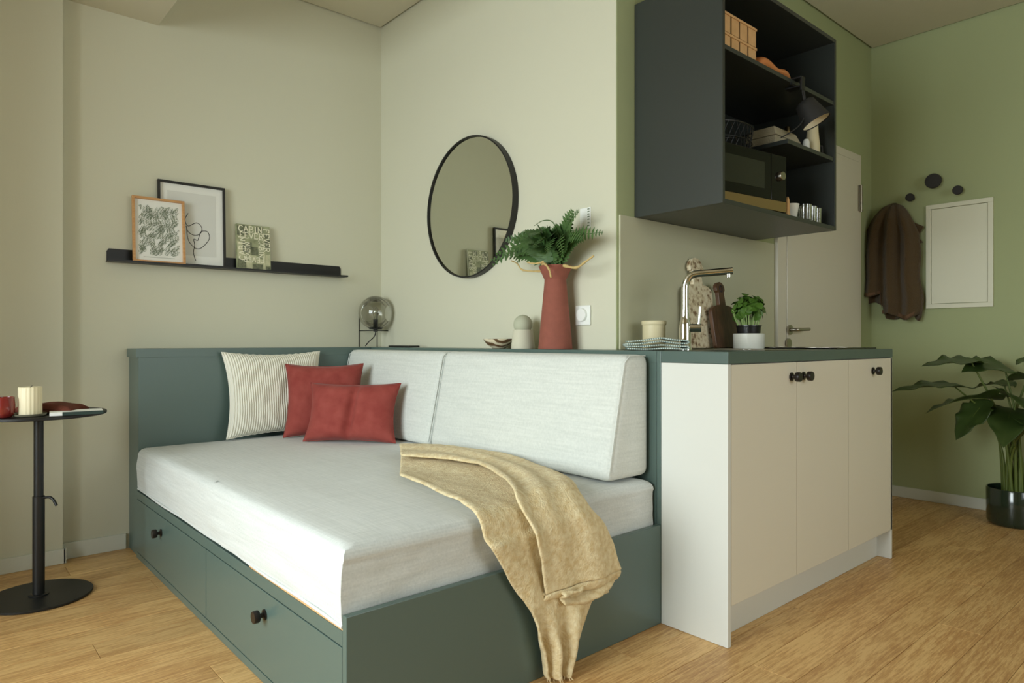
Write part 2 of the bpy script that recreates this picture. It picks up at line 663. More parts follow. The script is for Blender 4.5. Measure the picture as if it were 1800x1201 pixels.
pillar = slabel(Bm().box(1.665, XW, 0.0005, .0727 - .012, 0, HC - .001).build('wall_pillar', M['wall']), 'shallow wall projection at the left edge')
blocker = slabel(Bm().box(2.45, XW, .075, .62, 0.001, 2.567).build('wall_blocker', M['wall']), 'unseen, added closet left of the bed')  # out of view, added to keep window light off the left wall
soff = slabel(Bm().box(1.259, XW, .0612, 3.0, 2.569, HC - .001).box(1.259, 1.664, .0005, .0612, 2.569, HC - .001).build('trim_1', M['ceiling']),
              'boxed ceiling beam at top left')
# base boards
slabel(Bm().box(1.402, 1.664, .0005, .012, .0005, .074).build('baseboard_left', M['white_trim'], bevel=.002), 'pale baseboard beside the bed')
slabel(Bm().box(1.655, 2.449, .0612, .0727, .0005, .066).box(1.653, 1.6645, .0125, .0727, .0005, .066).build('baseboard_pillar', M['white_trim'], bevel=.002), 'pale baseboard of the wall projection')
slabel(Bm().box(XD + .0005, XD + .012, YC + .014, YB, .0005, .068).build('baseboard_right', M['white_trim'], bevel=.002), 'pale baseboard under the sage wall')

# window
win = slabel(Bm().box(XW + .05, XW + .11, WY0, WY0 + .07, WZ0, WZ1).box(XW + .05, XW + .11, WY1 - .07, WY1, WZ0, WZ1)
             .box(XW + .05, XW + .11, WY0 + .07, WY1 - .07, WZ0, WZ0 + .07).box(XW + .05, XW + .11, WY0 + .07, WY1 - .07, WZ1 - .07, WZ1)
             .box(XW + .05, XW + .11, (WY0 + WY1) / 2 - .05, (WY0 + WY1) / 2 + .05, WZ0 + .07, WZ1 - .07).build('window_1', M['white_trim']), 'large two-part window')
for a, b in ((WY0 + .07, (WY0 + WY1) / 2 - .05), ((WY0 + WY1) / 2 + .05, WY1 - .07)):
    Bm().face([(XW + .08, a, WZ0 + .07), (XW + .08, b, WZ0 + .07), (XW + .08, b, WZ1 - .07), (XW + .08, a, WZ1 - .07)]).build('pane', M['pane'], win)

# door in the green wall
d = struct(Bm().box(-2.335, -1.3975, YC + .001, YC + .026, .006, 2.135).build('door_1', M['front'], bevel=.002))
d['label'] = 'pale beige flush door behind the kitchen counter'
Bm().box(-1.3955, -1.300, YC + .001, YC + .022, 0.001, 2.185).box(-2.374, -2.337, YC + .001, YC + .022, 0.001, 2.185) \
    .box(-2.337, -1.3955, YC + .001, YC + .022, 2.138, 2.185).build('door_frame', M['front'], d, bevel=.002)
h = Bm().cyl((-2.342, YC + .034, 1.82), (-2.342, YC + .034, 1.99), .011, n=14).box(-2.352, -2.315, YC + .026, YC + .030, 1.825, 1.985).build('hinge', M['steel'], d, smooth=40)
hd = Bm().cyl((-1.415, YC + .027, 1.062), (-1.415, YC + .036, 1.062), .027, n=24).build('handle_rose', M['steel'], d, smooth=40)
Bm().tube([(-1.415, YC + .036, 1.062), (-1.415, YC + .066, 1.062), (-1.424, YC + .073, 1.063), (-1.45, YC + .075, 1.063), (-1.545, YC + .075, 1.066)], .0095, 14).build('lever', M['steel'], hd, smooth=50)
Bm().cyl((-1.40, YC + .027, .988), (-1.40, YC + .036, .988), .027, n=24).build('keyhole_rose', M['steel'], d, smooth=40)

# ------------------------------------------------------------------ daybed
WB, XK, LB = 1.3957, 0.1755, 2.2327
HT = 0.9652
bed = thing('daybed', (0.78, 1.1, 0), 'petrol green built-in daybed with high back ledge and drawers', 'bed')
P = M['petrol']
Bm().box(XK + .001, WB - .008, .004, .1885, 0.001, .9241).build('headboard', P, bed, bevel=.0004)
Bm().box(.002, XK, .004, LB - .021, 0.001, .9241).build('backrest_panel', P, bed, bevel=.0004)
Bm().box(XK + .0015, WB + .002, .004, .1886, .9243, HT).build('headboard_ledge', P, bed, bevel=.0004)
Bm().box(.002, XK, .004, LB - .021, .9243, HT).build('back_ledge', P, bed, bevel=.0004)
Bm().box(.002, XK, LB - .020, LB - .0005, 0.001, HT).build('end_post', P, bed, bevel=.0015)
Bm().box(XK + .0005, WB, LB - .020, LB, 0.001, .3493).build('footboard', P, bed, bevel=.002)
Bm().box(1.376, WB, .1892, LB - .0205, .2735, .309).build('top_rail', P, bed, bevel=.001)
Bm().box(1.376, WB, .1892, LB - .0205, 0.001, .0265).build('plinth_rail', P, bed, bevel=.001)
Bm().box(XK + .003, 1.374, .192, LB - .022, .285, .306).build('slat_board', M['oak'], bed)
Bm().box(1.355, 1.3925, 1.60, LB - .022, .3095, .316).build('slat_edge', M['chip'], bed)


def knob(parent, p, axis, name='knob'):
    """turned knob: flange, neck, flat head; axis = unit vector out of the front"""
    ax = Vector(axis)
    p = Vector(p)
    b = Bm()
    pr = [(.0001, 0), (.0155, 0), (.0155, .004), (.008, .006), (.0065, .012), (.0075, .017), (.0165, .0185), (.0178, .021), (.0178, .033), (.0165, .0355), (.0001, .0355)]
    b.lathe(pr, n=28)
    b.xf(Matrix.Translation(p) @ ax.to_track_quat('Z', 'Y').to_matrix().to_4x4())
    return b.build(name, M['knob'], parent, smooth=40)


for (a, b_, ky) in ((.1915, 1.1945, .615), (1.1985, LB - .0215, 1.735)):
    dr = Bm().box(1.374, WB, a, b_, .030, .2700).build('drawer', P, bed, bevel=.001)
    knob(dr, (WB, ky, .205), (1, 0, 0))

# mattress with fitted linen cover
def mattress():
    x0, x1, y0, y1, z0, z1 = XK + .012, 1.3905, .1945, LB - .0235, .3165, .508
    b = Bm()
    r = .035
    n = 60

    def fn(u, v):
        # u around a closed rounded-rect perimeter, v from bottom edge over top centre
        per = []
        t = u * 4
        k = int(t) % 4
        f = t - int(t)
        cs = [(x0, y0), (x1, y0), (x1, y1), (x0, y1)]
        a, c = cs[k], cs[(k + 1) % 4]
        px, py = lerp(a[0], c[0], f), lerp(a[1], c[1], f)
        mx, my = (x0 + x1) / 2, (y0 + y1) / 2
        if v < .35:
            s = v / .35
            z = lerp(z0, z1 - r, s)
            bul = .006 * math.sin(PI * s)
            w = 0.0045 * noise.noise(Vector((px * 7, py * 7, z * 16))) + .003 * noise.noise(Vector((px * 16, py * 3, z * 30)))
            ix = (1 if px > mx else -1)
            # push outward on the visible faces
            return (px + ((bul + w) if abs(px - x1) < 1e-6 else (0)) - (0.0), py + ((w * .8 - .004) if abs(py - y1) < 1e-6 else 0), z)
        if v < .6:
            a2 = (v - .35) / .25 * PI / 2
            sc = r * (1 - math.cos(a2))
            z = z1 - r + r * math.sin(a2)
            qx = px + (sc if px < mx else -sc)
            qy = py + (sc if py < my else -sc)
            qx = min(max(qx, x0 + sc), x1 - sc)
            qy = min(max(qy, y0 + sc), y1 - sc)
            return (qx, qy, z)
        s = (v - .6) / .4
        qx = min(max(px, x0 + r), x1 - r)
        qy = min(max(py, y0 + r), y1 - r)
        qx = lerp(qx, mx, s)
        qy = lerp(qy, my, s)
        dd = min(1, min(qx - x0, x1 - qx, qy - y0, y1 - qy) / .18)
        z = z1 + .008 * dd + .0022 * noise.noise(Vector((qx * 5, qy * 3.2, 1))) + .0014 * noise.noise(Vector((qx * 3, qy * 12, 4)))
        return (qx, qy, z)
    b.grid(fn, 4 * n, 48, closed=True)
    return b


mt = mattress().build('mattress', M['linen'], smooth=60, weld=True)
tag(mt, 'pale grey linen mattress lying in the daybed', 'mattress')
# cover hem along the drawer side
Bm().tube([(1.391 + .002 * math.sin(9 * t), lerp(.20, LB - .025, t), .319 + .002 * math.sin(23 * t)) for t in [i / 50 for i in range(51)]], .0045, 8).build('hem', M['linen'], mt, smooth=60)

# wedge back cushions
def wedge(y0, y1, label):
    xb, zb, zt = XK + .008, .520, .952
    xt, xf = .315, .405
    prof = [(xb, zb), (xf, zb), (xt, zt), (xb, zt)]
    t = thing('wedge_cushion', (.28, (y0 + y1) / 2, .516), label, 'cushion', 'grey wedge cushions along the back ledge')
    b = Bm()
    b.prism(prof, lambda a, c, d_: (a, d_, c), y0, y1)
    bm = b.bm
    bmesh.ops.bevel(bm, geom=bm.edges[:], offset=.034, segments=5, affect='EDGES', profile=.6)
    bmesh.ops.subdivide_edges(bm, edges=[e for e in bm.edges if e.calc_length() > .2], cuts=9, use_grid_fill=True)
    for v in bm.verts:
        q = v.co
        fy = (q.y - y0) / (y1 - y0)
        fz = (q.z - zb) / (zt - zb)
        k = max(0, min(1, fy * (1 - fy) * 4)) ** .6 * max(0, min(1, fz * (1 - fz) * 4)) ** .6
        if q.x > xb + .05:
            q.x += .010 * k + .002 * noise.noise(Vector((q.y * 7, q.z * 9, 2)))
    o = b.build('cushion_body', M['linen2'], t, smooth=50)
    s = .004
    for yy in (y0 + s, y1 - s):
        pts = [(xf - .006, yy, zb + .02), (xt + .003, yy, zt - .026), (xt - .024, yy, zt - .004), (xb + .02, yy, zt - .004)]
        pp = [pick(pts[:2], i / 8) for i in range(9)] + [Vector(p) for p in pts[2:]]
        Bm().tube([(p[0], p[1], p[2]) for p in pp], .0022, 6).build('seam', M['linen2'], t, smooth=60)
    return t


wedge(.1925, 1.108, 'grey wedge back cushion in the corner behind the red pillows')
wedge(1.113, LB - .045, 'long grey wedge back cushion beside the kitchen end panel')


# ------------------------------------------------------------------ loose pillows
def pillow(name, w, h, t, material, label, loc, rot, group=None, ribs=0, crease=None, nu=48, nv=40, seed=0, pinch=.055, bot=.0):
    def side(sgn):
        def fn(u, v):
            a, c = u * 2 - 1, v * 2 - 1
            ex = 1 - pinch * 2.0 * (1 - c * c) * 1.0
            ey = 1 - pinch * 1.6 * (1 - a * a)
            X = a * w / 2 * (1 - (1 - ex) * abs(a) ** 1.5)
            Z = c * h / 2 * (1 - (1 - ey) * abs(c) ** 1.5)
            k = max(0, (1 - a ** 4) * (1 - c ** 4)) ** .62
            Y = t / 2 * k
            Y += .010 * k * noise.noise(Vector((a * 1.7 + seed, c * 1.7, sgn * 3))) + .004 * k * noise.noise(Vector((a * 6 + seed, c * 6, sgn)))
            if ribs:
                Y += .0034 * math.sin(u * ribs * 2 * PI) * min(1, k * 3 + .3)
            if crease is not None and sgn < 0:
                dd = (a - crease - .06 * c) / .09
                Y -= .030 * math.exp(-dd * dd) * k
            if ribs and abs(abs(a) - 1) > 1e-6 and abs(abs(c) - 1) < 1e-6:
                Z += .0016 * math.sin(u * ribs * 2 * PI)
            return (X, sgn * Y, Z + h / 2)
        return fn
    b = Bm()
    b.grid(side(-1), nu, nv)
    b.grid(side(1), nu, nv)
    o = b.build(name, material, None, local=True, smooth=70, weld=True)
    o.location = loc
    o.rotation_euler = rot
    tag(o, label, 'pillow', group)
    # piped edge seam
    def edge(s):
        s = s % 1 * 4
        k, f = int(s), s - int(s)
        a, c = [(f * 2 - 1, -1), (1, f * 2 - 1), (1 - f * 2, 1), (-1, 1 - f * 2)][k]
        x, yy, z = side(1)((a + 1) / 2, (c + 1) / 2)
        return (x, 0, z)
    pts = [edge(i / 120) for i in range(121)]
    Bm().tube(pts,   .0018 if not ribs else .003, 6, cap=False).build('piping', material, o, local=True, smooth=60)
    return o


ZM = .5205
pillow('corduroy_pillow', .52, .43, .13, M['cord'], 'cream corduroy pillow leaning on the petrol headboard', (.765, .285, ZM), (math.radians(-9), 0, math.radians(181)), ribs=44, nu=352, nv=44, seed=1)
pillow('velvet_pillow', .39, .375, .13, M['red'], 'larger square rust red velvet pillow behind the small one', (.622, .505, ZM), (math.radians(-14), 0, math.radians(151)), 'rust red velvet pillows', seed=5)
pillow('velvet_pillow', .46, .29, .13, M['red'], 'small oblong rust red velvet pillow with a dent in front', (.620, .765, ZM), (math.radians(-17), 0, math.radians(131)), 'rust red velvet pillows', crease=.05, seed=9)

# ------------------------------------------------------------------ throw blanket
ZT = .531
YO = LB + .016
Lp = [(.921, 1.700, ZT), (.942, 1.880, ZT), (.975, 2.05, ZT), (1.003, 2.175, ZT), (1.006, 2.232, .508), (.985, YO, .44), (.951, YO, .394), (.892, YO, .301), (.849, YO, .242), (.816, YO, .159), (.793, YO, .070), (.772, YO + .004, .016)]
Kp = [(.746, 1.426, ZT), (.671, 1.571, ZT), (.655, 1.761, ZT), (.737, 2.016, ZT), (.845, 2.20, ZT), (.862, 2.24, .50), (.831, YO, .426), (.809, YO, .347), (.786, YO, .267)]
Rp = [(.582, 1.151, ZT), (.481, 1.300, ZT), (.441, 1.523, ZT), (.432, 1.718, ZT), (.50, 1.987, ZT), (.585, 2.195, ZT), (.603, 2.24, .503), (.546, YO, .433), (.505, YO, .363), (.469, YO, .273)]
# right edge of the lower layer (hidden under the flap, then the hanging tail)
Tp = [(.66, 1.29, ZT), (.60, 1.45, ZT), (.56, 1.72, ZT), (.60, 2.02, ZT), (.64, 2.20, ZT), (.64, 2.238, .50), (.60, YO, .42), (.55, YO, .33), (.515, YO, .262), (.578, YO + .01, .188), (.627, YO + .008, .107), (.660, YO + .006, .05), (.690, YO + .004, .006)]


def wob(p, s):
    return Vector((.006 * noise.noise(Vector((p.x * 9, p.y * 9, p.z * 9 + s))), .0, .0))


def sheet_lower(u, v):
    a, c = pick(Lp, v), pick(Tp, v)
    p = a.lerp(c, u)
    hang = max(0, min(1, (v - .40) / .12))
    tail = max(0, min(1, (v - .66) / .2))
    f = math.sin(u * 3.2 * PI + .6) * (.5 + .5 * math.sin(u * 7)) * (1 - tail) + math.cos(u * 5 * PI + 1.2 * v) * tail
    fold = .007 + .017 * tail
    if hang > .5:
        p.y += fold * (f + .9) + .006 * noise.noise(Vector((p.x * 14, p.z * 5, 3))) + .004
    else:
        p.z += .006 * math.sin(u * 2.3 * PI + 1) * (1 - hang) + .005 * noise.noise(Vector((p.x * 8, p.y * 6, 3)))
    # rolled left border lying on the mattress
    p.z += .008 * math.exp(-((u - .03) / .07) ** 2) * (1 - hang)
    if u < .5:
        p.x += .008 * noise.noise(Vector((v * 14, 2, 1))) * (1 - u * 2)
    return p


def sheet_flap(u, v):
    a, c = pick(Kp, v), pick(Rp, v)
    p = a.lerp(c, u)
    hang = max(0, min(1, (v - .60) / .12))
    lift = .017 + .010 * math.exp(-((u - .04) / .10) ** 2) + .016 * math.sin(PI * u) * .6
    nn = noise.noise(Vector((p.x * 6, p.y * 4, p.z * 6)))
    br = .010 * math.sin(u * 2 * PI * 1.15 + 3.2 * v) ** 2
    p.z += (lift + .007 * nn + br) * (1 - hang)
    p.y += (lift + .014 + .010 * nn + .010 * math.sin(u * 5 + 4 * v) + br) * hang
    if u > .85:
        p.x += .006 * noise.noise(Vector((v * 12, 7, 1)))
    return p


def rolled_hem(u, v):
    """turned-under end of the flap: a thick roll below its lower edge"""
    e = sheet_flap(u, 1.0)
    a = v * 1.6 * PI
    r = .017 + .010 * u
    drop = .020 * v + .022 * u * v
    return Vector((e.x + .012 * v * (1 - u) - .004 * v * u, e.y - r * (1 - math.cos(a)) * .8 + .004 * math.sin(6 * u), e.z - r * math.sin(a) * .9 - drop))


def crumple(u, v):
    """bunched second layer showing under the roll on the right"""
    x = lerp(.735, .487, u)
    z0_ = lerp(.262, .258, u)
    z1_ = lerp(.225, .205, u) - .020 * math.sin(u * PI)
    w_ = .016 * math.sin(v * 2.6 * PI + u * 5) + .010 * noise.noise(Vector((u * 5, v * 6, 9)))
    return Vector((x + .03 * v * (u - .3), YO + .030 + w_ + .012 * math.sin(u * 9 + v * 3), lerp(z0_, z1_, v)))


b = Bm()
b.grid(sheet_lower, 30, 76)
b.grid(sheet_flap, 28, 64)
b.grid(rolled_hem, 28, 12)
b.grid(crumple, 24, 12)
for v_ in b.bm.verts:
    q = v_.co
    v_.co = q + Vector((noise.noise(q * 26), noise.noise(q * 26 + Vector((7, 0, 0))), noise.noise(q * 26 + Vector((0, 9, 0))))) * .0028
thr = b.build('throw_blanket', M['throw'], smooth=80, solid=.009, subd=1, weld=True)
tag(thr, 'sand coloured woolly throw draped over the foot of the daybed', 'blanket')
b = Bm()
for i in range(22):
    u = .04 + .92 * i / 21
    e = Vector(sheet_lower(u, 1.0))
    e2 = e + Vector((.008 * math.sin(i * 2.3), .006 + .004 * math.sin(i * 1.7), -min(.014, max(.002, e.z - .004))))
    b.tube([e + Vector((0, 0, .01)), (e + e2) / 2, e2], [.0016, .0014, .0008], 5)
fr = b.build('fringe', M['throw'], thr, smooth=60)

# ------------------------------------------------------------------ kitchen unit
kit = thing('base_cabinet', (-.52, 2.2, 0), 'pale kitchen base cabinet with three doors beside the daybed', 'cabinet')
YF = 2.4961
XE = -1.2193
Bm().box(.1573, XK, LB + .0005, YF, 0.001, .9245).build('end_panel', M['lam'], kit, bevel=.001, label='pale grey end panel')
Bm().box(XE, XE + .0175, YC + .01, YF - .0005, 0.001, .9245).build('side_panel', M['lam'], kit, bevel=.001)
Bm().box(XE + .018, -.002, YC + .01, YF - .0215, .13, .9235).box(-.0018, .1568, LB + .001, YF - .0215, .13, .9235).build('carcass', M['lam'], kit)
Bm().box(XE + .018, .1568, YF - .075, YF - .06, 0.001, .129).build('plinth', M['lam'], kit)
E1, E2, E3, E4 = .1560, -.2961, -.7476, XE
for (a, b_, kx) in ((E1, E2, -.252), (E2, E3, -.345), (E3, E4, -.995)):
    dr = Bm().box(b_ + .0015, a - .0015, YF - .0205, YF - .0005, .133, .9225).build('door', M['front'], kit, bevel=.0012)
    knob(dr, (kx, YF, .870), (0, 1, 0))
# worktop, L-shaped round the end of the bed ledge
wt = Bm().prism([(XE - .001, YC + .001), (0.0005, YC + .001), (0.0005, LB + .0008), (XK + .001, LB + .0008), (XK + .001, YF + .001), (XE - .001, YF + .001)],
                lambda a, c, d_: (a, c, d_), .9255, HT).build('worktop', M['top'], bevel=.0015)
tag(wt, 'petrol green worktop lying on the pale base cabinet', 'worktop')
bs = tag(Bm().box(-1.286, -.014, YC + .0006, YC + .009, HT + .0005, 1.520).build('backsplash_panel', M['splash'], bevel=.001), 'olive beige backsplash panel behind the tap', 'panel')
# inset sink with shallow rim
sk = thing('sink', (-.31, 2.2, HT), 'steel sink let into the petrol worktop', 'sink')
b = Bm()
x0, x1, y0, y1 = -.54, -.20, 2.06, 2.42
b.box(x0, x1, y0, y0 + .012, HT + .0004, HT + .0035).box(x0, x1, y1 - .012, y1, HT + .0004, HT + .0035).box(x0, x0 + .012, y0 + .012, y1 - .012, HT + .0004, HT + .0035).box(x1 - .012, x1, y0 + .012, y1 - .012, HT + .0004, HT + .0035)
b.build('rim', M['steel'], sk, bevel=.001)
Bm().box(x0 + .012, x1 - .012, y0 + .012, y1 - .012, HT + .0003, HT + .0012).build('basin_floor', M['steel'], sk)
Bm().cyl((-.38, 2.24, HT + .0012), (-.38, 2.24, HT + .0025), .035, n=24).build('drain', M['chrome'], sk, smooth=40)
hb = thing('ceramic_hob', (-.92, 2.18, HT), 'black glass hob on the far end of the worktop', 'hob')
Bm().box(-1.185, -.765, 1.94, 2.44, HT + .0004, HT + .0065).build('glass_plate', M['hob'], hb, bevel=.001)
for cx, cy, r in ((-.87, 2.07, .07), (-1.08, 2.07, .09), (-.87, 2.31, .09), (-1.08, 2.31, .07)):
    Bm().lathe([(r, HT + .0066), (r, HT + .0072), (r - .003, HT + .0072), (r - .003, HT + .0066)], (cx, cy, 0), 36).build('cooking_zone', M['steel'], hb, smooth=30)

# tap
fx, fy = -.118, 2.13
tp = thing('kitchen_tap', (fx, fy, HT), 'tall chrome kitchen tap with angled spout', 'tap')
Bm().lathe([(.0001, 0), (.027, 0), (.027, .006), (.024, .012), (.0235, .09), (.021, .11), (.0165, .125), (.0155, .15), (.0155, .16), (.0001, .16)], (fx, fy, HT), 28).build('body', M['chrome'], tp, smooth=40)
ex, ey, ez = -.2163, 2.28, 1.2727
sp = []
top = Vector((fx, fy, 1.205))
end = Vector((ex, ey, ez))
bend = Vector((fx, fy, 1.262))
sp = [Vector((fx, fy, HT + .15)), Vector((fx, fy, 1.15)), top]
q2 = bend.lerp(end, .28)
for i in range(1, 9):
    t = i / 8
    sp.append(top * (1 - t) ** 2 + bend * 2 * t * (1 - t) + q2 * t * t)
sp.append(end)
Bm().tube(sp, [.0145] * (len(sp) - 4) + [.0143, .0142, .0140, .0138], 18).build('spout', M['chrome'], tp, smooth=40)
dd = (end - bend).normalized()
Bm().cyl(end - dd * .016 + Vector((0, 0, -.008)), end - dd * .016 + Vector((0, 0, -.024)), .0095, n=16).build('aerator', M['chrome'], tp, smooth=40)
hv = Vector((-.55, .83, 0)).normalized()
hl = Bm().cyl(Vector((fx, fy, 1.052)) + hv * .018, Vector((fx, fy, 1.052)) + hv * .062, .0165, n=20).build('valve', M['chrome'], tp, smooth=40)
Bm().cyl(Vector((fx, fy, 1.062)) + hv * .052, Vector((fx, fy, 1.135)) + hv * .058, .006, .005, n=12).build('lever', M['chrome'], hl, smooth=40)

# folded dishcloth
def folded_cloth():
    b = Bm()
    L, Wd = .235, .15
    lay = []
    zz = [.004, .0145, .025, .0355]
    prof = []
    n = 10
    for k in range(4):
        xs = [(-L / 2 + .008) + (L - .016) * i / 14 for i in range(15)]
        if k % 2:
            xs = xs[::-1]
        for x in xs:
            prof.append((x, zz[k] + .0012 * math.sin(x * 40 + k)))
        if k < 3:
            s = 1 if k % 2 == 0 else -1
            cx = s * (L / 2 - .008)
            cz = (zz[k] + zz[k + 1]) / 2
            for i in range(1, 6):
                a = -PI / 2 + PI * i / 6
                prof.append((cx + s * .0075 * math.cos(a), cz + .00525 * math.sin(a)))
    m = len(prof) - 1

    def fn(u, v):
        i = u * m
        k = min(int(i), m - 1)
        f = i - k
        x = lerp(prof[k][0], prof[k + 1][0], f)
        z = lerp(prof[k][1], prof[k + 1][1], f)
        yv = (v - .5) * Wd
        z2 = z * (1 + .10 * math.sin(x * 23 + 1) + .18 * math.exp(-((x - .02) / .03) ** 2) * (1 if z > .02 else .3))
        return (x, yv + .003 * math.sin(x * 30 + k * .2), z2)
    b.grid(fn, m, 10)
    return b


o = folded_cloth().build('dish_towel', M['dishcloth'], None, local=True, smooth=60, solid=.0055)
o.location = (.034, 2.10, HT + .0022)
o.rotation_euler = (0, 0, math.radians(132))
tag(o, 'folded blue grey striped dish towel at the near end of the worktop', 'towel')

cn = thing('canister', (-.112, 1.985, HT), 'round cream canister with lid behind the dish towel', 'canister')
Bm().lathe([(.0001, 0), (.044, 0), (.046, .003), (.046, .100), (.0001, .100)], (-.112, 1.985, HT + .0008), 40).build('pot', M['cream'], cn, smooth=40)
Bm().lathe([(.0001, .1005), (.048, .1005), (.0505, .104), (.0505, .114), (.048, .118), (.0001, .119)], (-.112, 1.985, HT), 40).build('lid', M['cream'], cn, smooth=40)


def board(name, pts, material, label, loc, tilt, thick, hole=None):
    b = Bm()
    b.prism(pts, lambda a, c, d_: (-a, d_, c), -thick / 2, thick / 2)
    o = b.build(name, material, None, local=True, bevel=.003, seg=3)
    o.location = loc
    o.rotation_euler = (math.radians(tilt), 0, 0)
    tag(o, label, 'cutting board')
    if hole:
        Bm().tube([(-hole[0] + hole[2] * math.cos(i * PI / 8), thick * .55, hole[1] + hole[2] * 1.5 * math.sin(i * PI / 8)) for i in range(17)], .0022, 6).build('hanging_hole', M['ink_black'], o, local=True, smooth=60)
    return o


def round_top(w, hb, sh, hw, ht, n=6):
    """paddle outline: body w x hb, shoulders sh high, handle hw wide up to ht"""
    pts = [(-w / 2 + .006, 0), (w / 2 - .006, 0), (w / 2, .01), (w / 2, hb)]
    for i in range(1, n + 1):
        a = i / n * PI / 2
        pts.append((hw / 2 + (w / 2 - hw / 2) * math.cos(a), hb + sh * math.sin(a)))
    pts.append((hw / 2 * .9, ht - .05))
    for i in range(n + 3):
        a = -.35 + (PI + .7) * i / (n + 2)
        pts.append((hw * .68 * math.cos(a), ht - hw * .62 + hw * .62 * math.sin(a)))
    pts.append((-hw / 2 * .9, ht - .05))
    for i in range(n, 0, -1):
        a = i / n * PI / 2
        pts.append((-hw / 2 - (w / 2 - hw / 2) * math.cos(a), hb + sh * math.sin(a)))
    pts += [(-w / 2, hb), (-w / 2, .01)]
    return pts


board('cutting_board', round_top(.215, .255, .035, .075, .415), M['bark'], 'tall speckled pale cutting board leaning behind the tap', (-.515, 1.952, HT + .003), 6.5, .02)
board('cutting_board', round_top(.20, .165, .035, .052, .310), M['walnut'], 'dark walnut paddle board in front of the speckled one', (-.648, 1.995, HT + .003), 9, .02, hole=(0, .277, .010))

# basil
bx, by = -.652, 2.10
tag(Bm().lathe([(.0001, 0), (.064, 0), (.067, .004), (.068, .066), (.066, .068), (.063, .066), (.061, .012), (.0001, .012)], (bx, by, HT + .0008), 44).build('planter', M['white_glaze'], smooth=45),
    'low white planter with the basil on the worktop', 'planter')
bas = thing('basil_plant', (bx, by, HT + .014), 'bushy green basil in a black nursery pot', 'plant')
Bm().lathe([(.0001, .014), (.044, .014), (.053, .100), (.056, .101), (.056, .106), (.052, .106), (.050, .098), (.0001, .098)], (bx, by, HT), 32).build('nursery_pot', M['plastic'], bas, smooth=45)
Bm().lathe([(.0001, .0985), (.030, .102), (.0495, .0990)], (bx, by, HT), 24).build('soil', M['soil'], bas, smooth=60)
rb = random.Random(3)
b = Bm()
for i in range(40):
    a = rb.uniform(0, 2 * PI)
    r = .044 * math.sqrt(rb.random())
    p0 = Vector((bx + r * math.cos(a), by + r * math.sin(a), HT + .10))
    p1 = p0 + Vector((.6 * r * math.cos(a), .6 * r * math.sin(a), .075))
    b.tube([p0, p0.lerp(p1, .5) + Vector((rb.uniform(-.004, .004), rb.uniform(-.004, .004), 0)), p1], [.0022, .002, .0014], 5)
b.build('stems', M['stem_pale'], bas, smooth=60)


def leaf_mesh(name, L, Wd, droop, material, cup=.25, n=7):
    b = Bm()

    def fn(u, v):
        s_ = v
        w = Wd / 2 * (math.sin(PI * min(1, s_ ** .85)) ** .6 if 0 < s_ < 1 else 0)
        a = (u * 2 - 1)
        return (a * w, s_ * L, -droop * L * s_ * s_ + cup * w * abs(a) ** 1.5)
    b.grid(fn, 4, n)
    bmesh.ops.remove_doubles(b.bm, verts=b.bm.verts, dist=1e-6)
    me = bpy.data.meshes.new(name)
    b.bm.to_mesh(me)
    b.bm.free()
    me.materials.append(material)
    for p in me.polygons:
        p.use_smooth = True
    return me


blm = [leaf_mesh('basil_leaf', .036, .033, .35, M['leaf_basil'], .12), leaf_mesh('basil_leaf_small', .028, .025, .25, M['leaf_basil'], .12)]
n_ = 190
for i in range(n_):
    # points over a flattened dome, leaves face outward and up
    f = (i + .5) / n_
    el = math.asin(1 - 1.42 * f)
    a = i * 2.39996
    rr_ = rb.uniform(.55, 1.05)
    cdir = Vector((math.cos(el) * math.cos(a), math.cos(el) * math.sin(a), math.sin(el)))
    p = Vector((bx, by, HT + .176)) + Vector((cdir.x * .070, cdir.y * .070, cdir.z * .064)) * rr_
    o = bpy.data.objects.new('leaf', blm[i % 3 == 0])
    COL.objects.link(o)
    o.parent = bas
    o.location = p - bas.location
    nrm = (cdir + Vector((0, 0, .35)) + Vector((rb.uniform(-.7, .7), rb.uniform(-.7, .7), rb.uniform(-.4, .4)))).normalized()
    o.rotation_euler = (nrm.to_track_quat('Z', 'Y').to_matrix() @ Matrix.Rotation(rb.uniform(0, 6.28), 3, 'Z')).to_euler()

# ------------------------------------------------------------------ things on the back ledge
Z0 = HT + .0008
# globe lamp
lx, ly = .090, .090
lm = thing('globe_lamp', (lx, ly, Z0), 'smoked glass globe lamp on thin black legs in the corner', 'lamp')
gz = 1.170
glb = Bm()
R_ = .1015
prof = []
for i in range(41):
    a = -PI / 2 + .17 + (PI - .17) * i / 40
    prof.append((max(R_ * math.cos(a), 0 if i < 40 else 0), R_ * math.sin(a)))
glb.lathe(prof, (lx, ly, gz), 56)
glb.build('globe', M['smoke'], lm, smooth=180)
Rv = Vector((-math.sin(TH), math.cos(TH), 0))
Dv = Vector((-math.cos(TH), -math.sin(TH), 0))
legs = []
for ang in (166, 286, 46):
    a = math.radians(ang)
    q = Vector((lx, ly, 0)) + Rv * (.108 * math.cos(a)) + Dv * (.108 * math.sin(a))
    legs.append(q)
    Bm().cyl((q.x, q.y, Z0), (q.x, q.y, Z0 + .205), .0028, n=8).build('leg', M['black'], lm, smooth=40)
b = Bm()
for q in legs:
    b.cyl((q.x, q.y, Z0 + .098), (lx, ly, Z0 + .098), .0022, n=8)
b.build('cross_brace', M['black'], lm, smooth=40)
Bm().lathe([(.0001, .092), (.013, .092), (.013, .104), (.038, .106), (.044, .118), (.040, .118), (.036, .110), (.014, .110), (.014, .165), (.0001, .165)], (lx, ly, Z0 - .0), 24).build('socket', M['black_matt'], lm, smooth=40)
